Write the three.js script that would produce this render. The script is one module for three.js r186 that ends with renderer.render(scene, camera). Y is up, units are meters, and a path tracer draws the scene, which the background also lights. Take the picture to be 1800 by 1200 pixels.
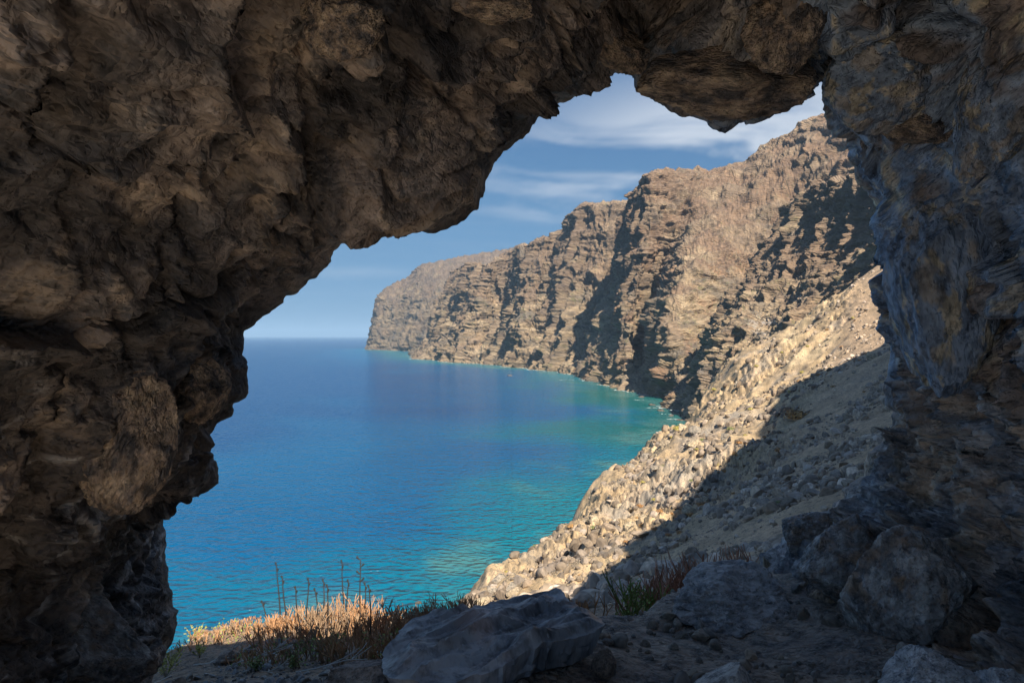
import * as THREE from 'three';
import { mergeGeometries, toCreasedNormals } from 'three/addons/utils/BufferGeometryUtils.js';

// ---------------------------------------------------------------- camera, sky, sun, exposure
const EYE = new THREE.Vector3(0, 80, 0);              // the cave lies 80 m above the sea
const FOV = 55, FPX = 600 / Math.tan(FOV * Math.PI / 360), PITCH = -Math.atan(10 / FPX);
const scene = new THREE.Scene();
const camera = new THREE.PerspectiveCamera(FOV, 1.5, 0.05, 90000);
camera.position.copy(EYE); camera.rotation.x = PITCH;
const renderer = new THREE.WebGLRenderer({ antialias: true });
renderer.toneMapping = THREE.LinearToneMapping;
renderer.toneMappingExposure = 3.9;
renderer.shadowMap.enabled = true;

const SUN = new THREE.Vector3(0.30, 0.79, 0.54).normalize();
const sun = new THREE.DirectionalLight(new THREE.Color().setRGB(1.0, 0.9, 0.74), 2.8);
sun.position.copy(EYE).addScaledVector(SUN, 2500); sun.target.position.set(100, 60, -500);
sun.castShadow = true; sun.shadow.mapSize.set(4096, 4096);
Object.assign(sun.shadow.camera, { left: -2500, right: 2500, top: 3500, bottom: -3500, near: 10, far: 8000 });
scene.add(sun, sun.target);
scene.fog = new THREE.FogExp2(new THREE.Color().setRGB(0.42, 0.66, 0.95), 0.000045);

// ---------------------------------------------------------------- noise
function rng(seed) { let s = seed >>> 0; return () => { s = (s + 0x6D2B79F5) | 0; let t = Math.imul(s ^ (s >>> 15), 1 | s); t = (t + Math.imul(t ^ (t >>> 7), 61 | t)) ^ t; return ((t ^ (t >>> 14)) >>> 0) / 4294967296; }; }
const PERM = new Uint8Array(512), GX = new Float32Array(256), GY = new Float32Array(256), GZ = new Float32Array(256), HV = new Float32Array(256);
{
  const r = rng(77), p = [...Array(256).keys()];
  for (let i = 255; i > 0; i--) { const j = Math.floor(r() * (i + 1)); [p[i], p[j]] = [p[j], p[i]]; }
  for (let i = 0; i < 512; i++) PERM[i] = p[i & 255];
  for (let i = 0; i < 256; i++) { const z = r() * 2 - 1, a = r() * 6.28318, q = Math.sqrt(1 - z * z); GX[i] = q * Math.cos(a) * 1.5; GY[i] = q * Math.sin(a) * 1.5; GZ[i] = z * 1.5; HV[i] = r(); }
}
function noise(x, y, z) {
  const X = Math.floor(x), Y = Math.floor(y), Z = Math.floor(z); x -= X; y -= Y; z -= Z;
  const u = x * x * x * (x * (x * 6 - 15) + 10), v = y * y * y * (y * (y * 6 - 15) + 10), w = z * z * z * (z * (z * 6 - 15) + 10);
  const A = PERM[X & 255], B = PERM[(X + 1) & 255], Y0 = Y & 255, Y1 = (Y + 1) & 255, Z0 = Z & 255, Z1 = (Z + 1) & 255;
  const AA = PERM[A + Y0], AB = PERM[A + Y1], BA = PERM[B + Y0], BB = PERM[B + Y1];
  let h = PERM[AA + Z0]; const n000 = GX[h] * x + GY[h] * y + GZ[h] * z;
  h = PERM[BA + Z0]; const n100 = GX[h] * (x - 1) + GY[h] * y + GZ[h] * z;
  h = PERM[AB + Z0]; const n010 = GX[h] * x + GY[h] * (y - 1) + GZ[h] * z;
  h = PERM[BB + Z0]; const n110 = GX[h] * (x - 1) + GY[h] * (y - 1) + GZ[h] * z;
  h = PERM[AA + Z1]; const n001 = GX[h] * x + GY[h] * y + GZ[h] * (z - 1);
  h = PERM[BA + Z1]; const n101 = GX[h] * (x - 1) + GY[h] * y + GZ[h] * (z - 1);
  h = PERM[AB + Z1]; const n011 = GX[h] * x + GY[h] * (y - 1) + GZ[h] * (z - 1);
  h = PERM[BB + Z1]; const n111 = GX[h] * (x - 1) + GY[h] * (y - 1) + GZ[h] * (z - 1);
  const a = n000 + u * (n100 - n000), b = n010 + u * (n110 - n010), c = n001 + u * (n101 - n001), d = n011 + u * (n111 - n011);
  const e = a + v * (b - a), f = c + v * (d - c);
  return e + w * (f - e);
}
function fbm(x, y, z, o = 4, g = 0.5) { let s = 0, a = 1; for (let i = 0; i < o; i++) { s += a * noise(x, y, z); a *= g; x = x * 2.03 + 11.3; y = y * 2.03 + 5.7; z = z * 2.03 + 3.1; } return s; }
function ridged(x, y, z, o = 3) { let s = 0, a = 1, t = 0; for (let i = 0; i < o; i++) { const n = 1 - Math.min(1, Math.abs(noise(x, y, z)) * 1.6); s += a * n * n; t += a; a *= 0.5; x = x * 2.1 + 7.1; y = y * 2.1 + 1.7; z = z * 2.1 + 9.2; } return s / t; }
const WO = { f1: 0, f2: 0, id: 0, dx: 0, dy: 0, dz: 0 };
function worley(x, y, z) {                                       // nearest two scattered points: WO.f1, WO.f2, the cell's id and the offset from its point
  const X = Math.floor(x), Y = Math.floor(y), Z = Math.floor(z); let f1 = 9, f2 = 9, id = 0, ox = 0, oy = 0, oz = 0;
  for (let i = -1; i <= 1; i++) for (let j = -1; j <= 1; j++) for (let k = -1; k <= 1; k++) {
    const h = PERM[PERM[PERM[(X + i) & 255] + ((Y + j) & 255)] + ((Z + k) & 255)];
    const dx = X + i + HV[h] - x, dy = Y + j + HV[PERM[h + 1]] - y, dz = Z + k + HV[PERM[h + 2]] - z, d = dx * dx + dy * dy + dz * dz;
    if (d < f1) { f2 = f1; f1 = d; id = h; ox = dx; oy = dy; oz = dz; } else if (d < f2) f2 = d;
  }
  WO.f1 = Math.sqrt(f1); WO.f2 = Math.sqrt(f2); WO.id = id; WO.dx = ox; WO.dy = oy; WO.dz = oz; return WO;
}
const clamp = (x, a = 0, b = 1) => x < a ? a : x > b ? b : x, lerp = (a, b, t) => a + (b - a) * t;
const sstep = (a, b, x) => { const t = clamp((x - a) / (b - a)); return t * t * (3 - 2 * t); };
const mix3 = (a, b, t) => [lerp(a[0], b[0], t), lerp(a[1], b[1], t), lerp(a[2], b[2], t)];

// ---------------------------------------------------------------- the sky: clear air, thin cirrus, a low bank of cloud far out
{
  const w = 2048, h = 1024, data = new Float32Array(w * h * 4);
  const stops = [[-0.1, 0.085, 0.15, 0.225], [0.0, 0.085, 0.155, 0.232], [0.06, 0.078, 0.155, 0.25], [0.16, 0.066, 0.145, 0.252], [0.3, 0.046, 0.108, 0.215], [0.55, 0.036, 0.088, 0.19], [1.0, 0.026, 0.066, 0.16]];
  for (let j = 0; j < h; j++) {
    const el = (j + 0.5) / h * Math.PI - Math.PI / 2, sy = Math.sin(el), ce = Math.cos(el);
    let k = 0; while (k < stops.length - 2 && sy > stops[k + 1][0]) k++;
    const t = clamp((sy - stops[k][0]) / (stops[k + 1][0] - stops[k][0]));
    for (let i = 0; i < w; i++) {
      const az = (i + 0.5) / w * 2 * Math.PI - Math.PI, dx = ce * Math.cos(az), dz = ce * Math.sin(az);
      let c = mix3(stops[k].slice(1), stops[k + 1].slice(1), t), cs = dx * SUN.x + sy * SUN.y + dz * SUN.z, ph = 0.6 * (0.84 + 0.42 * cs * cs) + 0.35 * Math.exp((cs - 1) * 9); c = c.map(v => v * ph);   // Rayleigh scatter, and the bright haze round the sun
      if (sy > 0.02) {                                           // cirrus on a flat layer 8 km up
        const px = dx / (sy + 0.06) * 1.0, pz = dz / (sy + 0.06) * 1.0;
        const wv = fbm(px * 0.5 + 3, 2.2, pz * 0.5, 3);
        const st = fbm(px * 0.55 + 8.2 + wv * 0.8, 5.1, pz * 1.7 + px * 0.5 + wv * 0.7, 6, 0.58);
        const patch = sstep(-0.25, 0.45, fbm(px * 0.22 + 1.7, 9.4, pz * 0.22 + 6.9, 3));
        const near = Math.exp(-(((Math.atan2(dx, -dz) - 0.3) / 0.28) ** 2) - ((sy - 0.235 - 0.12 * Math.atan2(dx, -dz)) / 0.085) ** 2);
        const a = clamp(sstep(-0.25, 0.75, st) * Math.max(patch * 0.6, near * 1.25) * 1.1) * sstep(0.03, 0.12, sy) * (1 - sstep(0.5, 0.9, sy) * 0.5);
        c = mix3(c, [0.19, 0.205, 0.225], a * 0.75);
      }
      const bank = sstep(0.010, 0.0125, sy) * (1 - sstep(0.014, 0.017, sy)) * sstep(0.1, 0.5, noise(az * 16, 0.5, 2.7) + 0.35 * noise(az * 60, sy * 200, 1));
      c = mix3(c, [0.155, 0.17, 0.19], bank * 0.55);
      const o = (j * w + i) * 4; data[o] = c[0]; data[o + 1] = c[1]; data[o + 2] = c[2]; data[o + 3] = 1;
    }
  }
  const sky = new THREE.DataTexture(data, w, h, THREE.RGBAFormat, THREE.FloatType);
  sky.mapping = THREE.EquirectangularReflectionMapping; sky.magFilter = sky.minFilter = THREE.LinearFilter; sky.needsUpdate = true;
  scene.background = sky; scene.environment = sky;
}

// ---------------------------------------------------------------- helpers
// at(): a point of the place, measured from the photograph as a direction (x, y on 1800 x 1200) and a distance along the view
const CP = Math.cos(PITCH), SP = Math.sin(PITCH);
function at(px, py, d) { const x = (px - 900) / FPX * d, y = -(py - 600) / FPX * d, z = -d; return new THREE.Vector3(x + EYE.x, y * CP - z * SP + EYE.y, y * SP + z * CP + EYE.z); }
const taken = {};
function numbered(n) { taken[n] = (taken[n] ?? -1) + 1; return taken[n] ? `${n}_${String(taken[n]).padStart(3, '0')}` : n; }
function tag(o, label, category, group, kind) {
  if (label) o.userData.label = label; if (category) o.userData.category = category; if (group) o.userData.group = group; if (kind) o.userData.kind = kind; return o;
}
function mesh(name, geo, mat, parent = scene) { const m = new THREE.Mesh(geo, mat); m.name = parent === scene ? numbered(name) : name; m.castShadow = m.receiveShadow = true; parent.add(m); return m; }
function gridGeo(nu, nv, P, C, UV) {                             // P: Float32Array of nu*nv points (v fastest)
  const g = new THREE.BufferGeometry(), idx = new Uint32Array((nu - 1) * (nv - 1) * 6); let k = 0;
  for (let i = 0; i < nu - 1; i++) for (let j = 0; j < nv - 1; j++) { const a = i * nv + j, b = a + 1, c = a + nv, d = c + 1; idx[k++] = a; idx[k++] = c; idx[k++] = b; idx[k++] = b; idx[k++] = c; idx[k++] = d; }
  g.setAttribute('position', new THREE.BufferAttribute(P, 3));
  if (C) g.setAttribute('color', new THREE.BufferAttribute(C, 3));
  if (UV) g.setAttribute('uv', new THREE.BufferAttribute(UV, 2));
  g.setIndex(new THREE.BufferAttribute(idx, 1)); g.computeVertexNormals(); return g;
}
function noiseTexture(n, fn, srgb) {                             // tiling RGB texture from fn(u, v) on a torus
  const d = new Uint8Array(n * n * 4);
  for (let j = 0; j < n; j++) for (let i = 0; i < n; i++) { const c = fn(i / n, j / n), o = (j * n + i) * 4; for (let k = 0; k < 3; k++) d[o + k] = clamp(Array.isArray(c) ? c[k] : c) * 255; d[o + 3] = 255; }
  const t = new THREE.DataTexture(d, n, n, THREE.RGBAFormat); t.wrapS = t.wrapT = THREE.RepeatWrapping; t.magFilter = THREE.LinearFilter; t.minFilter = THREE.LinearMipmapLinearFilter; t.generateMipmaps = true;
  if (srgb) t.colorSpace = THREE.SRGBColorSpace; t.needsUpdate = true; return t;
}
function tileN(u, v, f, seed, o = 4, g = 0.5) {                  // tiling fbm: blend of four shifted copies would blur, so the lattice itself wraps
  let s = 0, a = 1, t = 0; for (let i = 0; i < o; i++) { s += a * wrapNoise(u * f, v * f, f, seed + i * 13); t += a; a *= g; f *= 2; } return s / t;
}
function wrapNoise(x, y, n, seed) {
  const X = Math.floor(x), Y = Math.floor(y); x -= X; y -= Y; const u = x * x * x * (x * (x * 6 - 15) + 10), v = y * y * y * (y * (y * 6 - 15) + 10);
  const G = (i, j, dx, dy) => { const h = PERM[PERM[PERM[((i % n) + n) % n & 255] + (((j % n) + n) % n & 255)] + (seed & 255)]; const a = HV[h] * 6.28318; return (Math.cos(a) * dx + Math.sin(a) * dy) * 1.6; };
  const a = G(X, Y, x, y), b = G(X + 1, Y, x - 1, y), c = G(X, Y + 1, x, y - 1), d = G(X + 1, Y + 1, x - 1, y - 1);
  return lerp(lerp(a, b, u), lerp(c, d, u), v);
}
function wrapWorley(x, y, n, seed) {
  const X = Math.floor(x), Y = Math.floor(y); let f1 = 9, f2 = 9, id = 0;
  for (let i = -1; i <= 1; i++) for (let j = -1; j <= 1; j++) { const a = ((X + i) % n + n) % n, b = ((Y + j) % n + n) % n, h = PERM[PERM[PERM[a & 255] + (b & 255)] + (seed & 255)]; const dx = X + i + HV[h] - x, dy = Y + j + HV[PERM[h + 3]] - y, d = dx * dx + dy * dy; if (d < f1) { f2 = f1; f1 = d; id = h; } else if (d < f2) f2 = d; }
  return [Math.sqrt(f1), Math.sqrt(f2), HV[id]];
}
console.log('helpers ready');

// ---------------------------------------------------------------- textures
const rockBump = noiseTexture(1024, (u, v) => {                  // 1 m of rough lava rock: grain, pits, small chips
  const n = tileN(u, v, 8, 3, 6, 0.5); const w1 = wrapWorley(u * 22 + n, v * 22 + n, 22, 5), w2 = wrapWorley(u * 60, v * 60, 60, 9);
  return 0.5 + n * 0.55 + (w1[1] - w1[0]) * 0.3 - sstep(0.42, 0.1, w2[0]) * 0.12 * (w2[2] > 0.7 ? 1 : 0);
});
const rockTint = noiseTexture(1024, (u, v) => {                  // mineral speckle and blotches, multiplies the rock's own colour
  const a = tileN(u, v, 6, 21, 6, 0.65), b = tileN(u, v, 24, 43, 4, 0.7), c = wrapWorley(u * 90, v * 90, 90, 17);
  const l = 0.93 + a * 0.6 + b * 0.45 + (c[2] > 0.93 ? sstep(0.45, 0.2, c[0]) * 0.4 : 0);
  return [l * (1 + a * 0.1), l, l * (1 - a * 0.12)];
}, true);
const cliffBump = noiseTexture(1024, (u, v) => {                 // 60 m of bedded cliff
  const n = tileN(u, v, 8, 61, 6, 0.6), s = wrapNoise(u * 4, v * 48 + n * 1.2, 48, 71), s2 = wrapNoise(u * 10, v * 110 + n * 2, 110, 77);
  return 0.5 + n * 0.5 + s * 0.35 + s2 * 0.2;
});
const waveBump = noiseTexture(1024, (u, v) => {                  // 230 m of wind waves
  const n = tileN(u, v, 5, 91, 2); const a = wrapNoise(u * 9 + n * 0.3, v * 24 + n, 24, 93) , b = wrapNoise(u * 34 + n * .6, v * 60 + n * .8, 60, 95), c = wrapNoise(u * 110, v * 150, 150, 97);
  const A = 1 - Math.abs(a) * 1.5, B = 1 - Math.abs(b) * 1.5;
  return 0.42 + A * 0.2 + B * 0.2 + c * 0.12;
});
console.log('textures ready');

// ---------------------------------------------------------------- far cliffs: each a spline sheet through measured points, then broken into beds, ribs and gullies
function cr(a, b, c, d, t) { const t2 = t * t, t3 = t2 * t; return 0.5 * (2 * b + (c - a) * t + (2 * a - 5 * b + 4 * c - d) * t2 + (3 * b - a - 3 * c + d) * t3); }
function splineSheet(cols, nu, nv) {
  const nc = cols.length, nr = cols[0].length, P = new Float32Array(nu * nv * 3), pt = [0, 0, 0];
  const C = (i, j) => cols[clamp(i, 0, nc - 1)][clamp(j, 0, nr - 1)];
  for (let i = 0; i < nu; i++) {
    const U = i / (nu - 1) * (nc - 1), iu = Math.min(nc - 2, Math.floor(U)), fu = U - iu;
    for (let j = 0; j < nv; j++) {
      const V = j / (nv - 1) * (nr - 1), iv = Math.min(nr - 2, Math.floor(V)), fv = V - iv, q = [];
      for (let k = -1; k < 3; k++) { const a = C(iu - 1, iv + k), b = C(iu, iv + k), c = C(iu + 1, iv + k), d = C(iu + 2, iv + k); q.push([cr(a.x, b.x, c.x, d.x, fu), cr(a.y, b.y, c.y, d.y, fu), cr(a.z, b.z, c.z, d.z, fu)]); }
      const o = (i * nv + j) * 3; for (let m = 0; m < 3; m++) P[o + m] = cr(q[0][m], q[1][m], q[2][m], q[3][m], fv);
    }
  }
  return P;
}
const cliffMat = new THREE.MeshStandardMaterial({ vertexColors: true, roughness: 0.95, bumpMap: cliffBump, bumpScale: 3.2 });
const ROCK = { tan: [0.25, 0.180, 0.110], pale: [0.345, 0.262, 0.170], grey: [0.16, 0.13, 0.098], dark: [0.07, 0.06, 0.052], rust: [0.225, 0.115, 0.062], olive: [0.13, 0.13, 0.055] };
function cliff(name, columns, nu, nv, opt) {
  const { s = 1, tone: toneK = 1, seed = 0, rust = 0, crestDrop = 60, back = 260, rib = 1, bed = 1, bench = 0, streaks = [] } = opt, stains = streaks.map(([px, y0, y1, d]) => [at(px, (y0 + y1) / 2, d), at(px, y1, d).y, at(px, y0, d).y]);
  const cols = columns.map(col => {
    const c = col.map(p => at(...p)); if (c[0].y < 14) c[0].y = 0;
    const low = c[0].clone(); low.y -= 25; const n = c[c.length - 1], prev = c[c.length - 2];
    const away = new THREE.Vector3(n.x - EYE.x, 0, n.z - EYE.z).normalize();
    const b1 = n.clone().addScaledVector(away, back * 0.3); b1.y -= crestDrop * 0.1;
    const b2 = n.clone().addScaledVector(away, back); b2.y -= crestDrop;
    return [low, ...c, b1, b2];
  });
  const P = splineSheet(cols, nu, nv), N = new Float32Array(P.length), C = new Float32Array(P.length), UV = new Float32Array(nu * nv * 2);
  { const g = gridGeo(nu, nv, P.slice()); N.set(g.attributes.normal.array); }
  for (let k = 0; k < nu * nv; k++) {
    const o = k * 3; let x = P[o], y = P[o + 1], z = P[o + 2], nx = N[o], ny = N[o + 1], nz = N[o + 2];
    const X = x / s + seed * 37.1, Y = y / s, Z = z / s + seed * 11.7;
    const steep = 1 - sstep(0.6, 0.95, Math.abs(ny));
    const big = fbm(X / 150, Y / 260, Z / 150, 3);
    const warp = fbm(X / 90, Y / 90, Z / 90, 3) * 7;
    const yb = Y + warp + X * 0.03;
    const lay = (th, sd) => { const q = yb / th + sd, i = Math.floor(q), f = q - i; const h0 = noise(i * 7.31 + sd, X / 70, Z / 70) + 0.5 * noise(i * 3.7 + sd, X / 19, Z / 19), h1 = noise((i + 1) * 7.31 + sd, X / 70, Z / 70) + 0.5 * noise((i + 1) * 3.7 + sd, X / 19, Z / 19); return lerp(h0, h1, sstep(0.72, 1, f)); };
    const L1 = lay(19, 3), L2 = lay(6.5, 8), L3 = lay(2.6, 15);
    const ribs = ridged(X / 85, Y / 420, Z / 85, 2), ribs2 = ridged(X / 27, Y / 120, Z / 27, 3);
    const fine = fbm(X / 9, Y / 9, Z / 9, 4, 0.55), cr_ = ridged(X / 14, Y / 40, Z / 14, 3);
    let d = big * 16 + (ribs - 0.45) * 26 * rib + (ribs2 - 0.45) * 11 * rib * (1 - 0.75 * sstep(190, 300, Y) * sstep(0.3, 0.6, Math.abs(ny))) + (L1 * 6.5 + L2 * 4.2 + L3 * 2.2) * bed + fine * 3.2 + (bench ? lay(46, 21) * bench : 0) - (cr_ > 0.72 ? (cr_ - 0.72) * 14 : 0);
    const crown = sstep(nv - nv * 0.24, nv, k % nv);
    d *= s * (0.35 + 0.65 * steep);
    const hl = Math.hypot(nx, nz) + 1e-6, mixh = steep * 0.8;                       // steep faces move out sideways, tops up and down
    const ox = lerp(nx, nx / hl, mixh), oz = lerp(nz, nz / hl, mixh), oy = ny * (1 - mixh);
    P[o] = x + ox * d; P[o + 1] = y + oy * d + (fine * 2.5 + noise(X / 22, 4, Z / 22) * 9 + Math.max(0, noise(X / 11 + 3, 4, Z / 11)) * 22 * crown * bed) * s * (1 - steep * 0.6) * (y > 30 ? 1 : 0); P[o + 2] = z + oz * d;
    // colour: beds of tan, grey and dark lava, rusty ash near the top, dry scrub on the ledges
    const tone = noise(Math.floor(yb / 6.5) * 5.3, X / 130, Z / 130) * 0.6 + fbm(X / 60, Y / 40, Z / 60, 4, 0.6) * 0.8 + L3 * 0.25;
    let c = mix3(ROCK.tan, tone > 0 ? ROCK.pale : ROCK.grey, clamp(Math.abs(tone) * 1.5));
    c = mix3(c, ROCK.dark, clamp(sstep(0.25, 0.9, fbm(X / 45 + 9, Y / 14, Z / 45, 4, 0.6) + 0.1) * 0.75));
    const ru = rust * sstep(0.15, 0.6, fbm(X / 80 + 3, Y / 55 + 7, Z / 80, 4, 0.6) + 0.45 * sstep(90, 330, Y) - 0.05);
    c = mix3(c, ROCK.rust, ru * 0.7);
    const v2 = noise(X / 5, Y / 5, Z / 5) + 0.4 * noise(X / 40, Y / 40, Z / 40);
    if (v2 > 0.52 && Math.abs(ny) + L2 * 0.3 > 0.35) c = mix3(c, ROCK.olive, 0.6);
    c = mix3(c, [0.16, 0.108, 0.075], sstep(-0.3, 0.4, fbm(X / 50, Y / 30, Z / 50 + 5, 4, 0.6) + sstep(120, 330, Y) - 0.35) * 0.6);
    for (const [q, y0, y1] of stains) if (y > y0 - 5 && y < y1) { const w = Math.hypot((x - q.x), (z - q.z) * 0.12) + noise(Y / 9, 1, q.x) * 1.5; if (w < 5) c = mix3(c, [0.42, 0.43, 0.44], sstep(5, 1, w) * clamp(0.15 + noise(x / 1.5, y / 40, z / 1.5) * 1.1) * 0.7); }   // damp mineral streaks
    const g = (1 + fbm(X / 4, Y / 3, Z / 4, 3, 0.7) * 0.45) * toneK; C[o] = c[0] * g; C[o + 1] = c[1] * g; C[o + 2] = c[2] * g;
    UV[k * 2] = (Math.abs(nx) > Math.abs(nz) ? z : x) / 60; UV[k * 2 + 1] = y / 60;
  }
  const m = mesh(name, gridGeo(nu, nv, P, C, UV), cliffMat); m.userData.kind = 'structure';
  m.shoreLine = []; for (let i = 0; i < nu; i++) for (let j = 0; j < nv; j++) { const o = (i * nv + j) * 3; if (P[o + 1] > 0.4) { m.shoreLine.push([P[o], P[o + 2]]); break; } }
  return m;
}
// far headland
const headland = cliff('headland', [
  [[655, 606, 4600], [664, 590, 4600], [666, 560, 4600], [672, 530, 4600], [690, 512, 4600], [705, 502, 4600]],
  [[645, 614, 3842], [653, 592, 3900], [656, 560, 3950], [664, 527, 4000], [677, 512, 4080], [690, 500, 4150]],
  [[680, 615.5, 3616], [685, 585, 3680], [690, 555, 3750], [697, 530, 3830], [705, 510, 3950], [716, 490, 4150]],
  [[720, 617.5, 3353], [725, 585, 3450], [730, 550, 3560], [733, 520, 3680], [736, 497, 3850], [737, 468, 4150]],
  [[760, 620, 3074], [765, 585, 3250], [770, 550, 3400], [775, 520, 3550], [782, 490, 3750], [788, 457, 4150]],
  [[820, 622, 2950], [830, 585, 3150], [840, 550, 3350], [845, 520, 3500], [848, 490, 3700], [848, 446, 4150]],
  [[900, 622, 2950], [900, 585, 3150], [900, 550, 3350], [905, 520, 3500], [905, 490, 3700], [905, 438, 4200]],
  [[980, 622, 2950], [980, 585, 3150], [980, 550, 3350], [980, 520, 3500], [980, 490, 3700], [980, 425, 4250]],
], 280, 150, { s: 1.5, seed: 1, tone: 0.66, rust: 0.2, rib: 0.6, bed: 1.0, crestDrop: 20, back: 400 });
tag(headland, 'far brown headland dropping into the sea at the left end of the cliffs');
// middle cliffs
const midCliff = cliff('sea_cliff', [
  [[735, 624, 2900], [765, 590, 2900], [775, 555, 2900], [793, 520, 2900], [800, 495, 2900], [812, 480, 2900]],
  [[724, 628, 2427], [752, 602, 2500], [762, 560, 2520], [783, 518, 2560], [793, 487, 2580], [800, 477, 2600]],
  [[765, 634, 2096], [783, 600, 2150], [797, 560, 2200], [805, 520, 2250], [812, 490, 2280], [822, 464, 2300]],
  [[812, 638, 1921], [825, 600, 1960], [835, 560, 2000], [842, 520, 2040], [848, 490, 2060], [853, 466, 2080]],
  [[850, 641, 1840], [860, 600, 1960], [872, 560, 2030], [880, 520, 2070], [885, 490, 2090], [893, 447, 2120]],
  [[890, 645, 1676], [903, 600, 1700], [913, 560, 1750], [922, 520, 1800], [928, 480, 1830], [935, 427, 1880]],
  [[930, 648.5, 1576], [943, 600, 1650], [953, 550, 1710], [962, 500, 1770], [968, 460, 1800], [975, 413, 1850]],
  [[970, 652, 1487], [983, 600, 1520], [993, 550, 1560], [1003, 480, 1620], [1013, 430, 1660], [1028, 368, 1700]],
  [[1010, 657, 1376], [1030, 600, 1450], [1045, 540, 1500], [1060, 470, 1560], [1073, 410, 1600], [1086, 358, 1640]],
  [[1060, 655, 1420], [1080, 600, 1480], [1100, 540, 1530], [1115, 470, 1580], [1130, 410, 1620], [1140, 350, 1660]],
], 500, 260, { s: 0.95, seed: 2, rust: 0.3, rib: 1.5, bed: 1.25, bench: 7, tone: 0.88 });
tag(midCliff, 'long sunlit layered cliff wall with dark vertical gullies along the waterline');
// the high massif to the right of the shaded gully
const massif = cliff('mountain', [
  [[1010, 656, 1400], [1042, 600, 1390], [1068, 520, 1370], [1088, 450, 1350], [1098, 385, 1330], [1106, 354, 1310]],
  [[1040, 668, 1183], [1056, 612, 1200], [1080, 540, 1215], [1096, 470, 1230], [1106, 400, 1240], [1118, 332, 1250]],
  [[1085, 682, 1002], [1100, 620, 1040], [1110, 545, 1080], [1125, 470, 1110], [1138, 400, 1150], [1150, 306, 1200]],
  [[1128, 691, 925], [1130, 620, 1090], [1138, 550, 1150], [1160, 470, 1165], [1190, 400, 1170], [1220, 303, 1250]],
  [[1165, 702, 823], [1166, 640, 855], [1170, 560, 895], [1196, 470, 990], [1240, 390, 1120], [1288, 292, 1260]],
  [[1205, 724, 688], [1230, 650, 800], [1260, 560, 900], [1290, 480, 980], [1320, 390, 1080], [1342, 259, 1240]],
  [[1290, 700, 740], [1295, 640, 830], [1325, 560, 900], [1350, 480, 970], [1385, 390, 1050], [1380, 243, 1220]],
  [[1350, 700, 740], [1360, 620, 830], [1380, 540, 900], [1410, 450, 960], [1430, 360, 1030], [1445, 210, 1180]],
  [[1440, 690, 720], [1450, 600, 800], [1470, 520, 860], [1500, 430, 920], [1520, 330, 980], [1530, 180, 1120]],
  [[1620, 690, 720], [1620, 600, 780], [1630, 520, 840], [1650, 430, 900], [1670, 330, 960], [1680, 100, 1080]],
], 480, 350, { s: 0.8, seed: 3, rust: 0.75, tone: 0.9, bench: 13, rib: 1.1, bed: 1.25 });
tag(massif, 'tallest sunlit mountain with rust coloured upper slopes above banded cliffs');
// the nearer buttress with the damp streaks
const buttress = cliff('cliff_buttress', [
  [[1240, 712, 850], [1262, 650, 850], [1290, 560, 850], [1325, 495, 850], [1375, 430, 860], [1430, 345, 860]],
  [[1200, 722, 700], [1228, 660, 715], [1262, 570, 735], [1300, 500, 755], [1347, 440, 775], [1403, 352, 800]],
  [[1228, 745, 595], [1262, 655, 615], [1290, 580, 640], [1345, 505, 668], [1405, 425, 695], [1437, 330, 715]],
  [[1285, 735, 560], [1320, 640, 575], [1354, 580, 590], [1424, 492, 612], [1468, 405, 632], [1495, 312, 650]],
  [[1400, 705, 500], [1420, 605, 505], [1450, 550, 518], [1515, 452, 535], [1552, 375, 556], [1575, 270, 580]],
  [[1560, 690, 420], [1560, 590, 430], [1580, 500, 445], [1600, 420, 460], [1640, 340, 485], [1700, 200, 525]],
  [[1760, 690, 400], [1760, 590, 410], [1770, 500, 420], [1800, 420, 440], [1840, 300, 470], [1900, 120, 510]],
], 380, 330, { s: 0.55, seed: 4, rust: 0.4, tone: 0.92, bench: 10, rib: 1.1, bed: 1.35, back: 200, crestDrop: 10, streaks: [[1360, 470, 560, 600], [1402, 455, 560, 600], [1270, 600, 700, 600], [1345, 480, 560, 610], [1330, 560, 640, 610]] });
tag(buttress, 'shadowed rock buttress with pale damp streaks between the mountain and the near slope');
console.log('cliffs ready');

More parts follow.
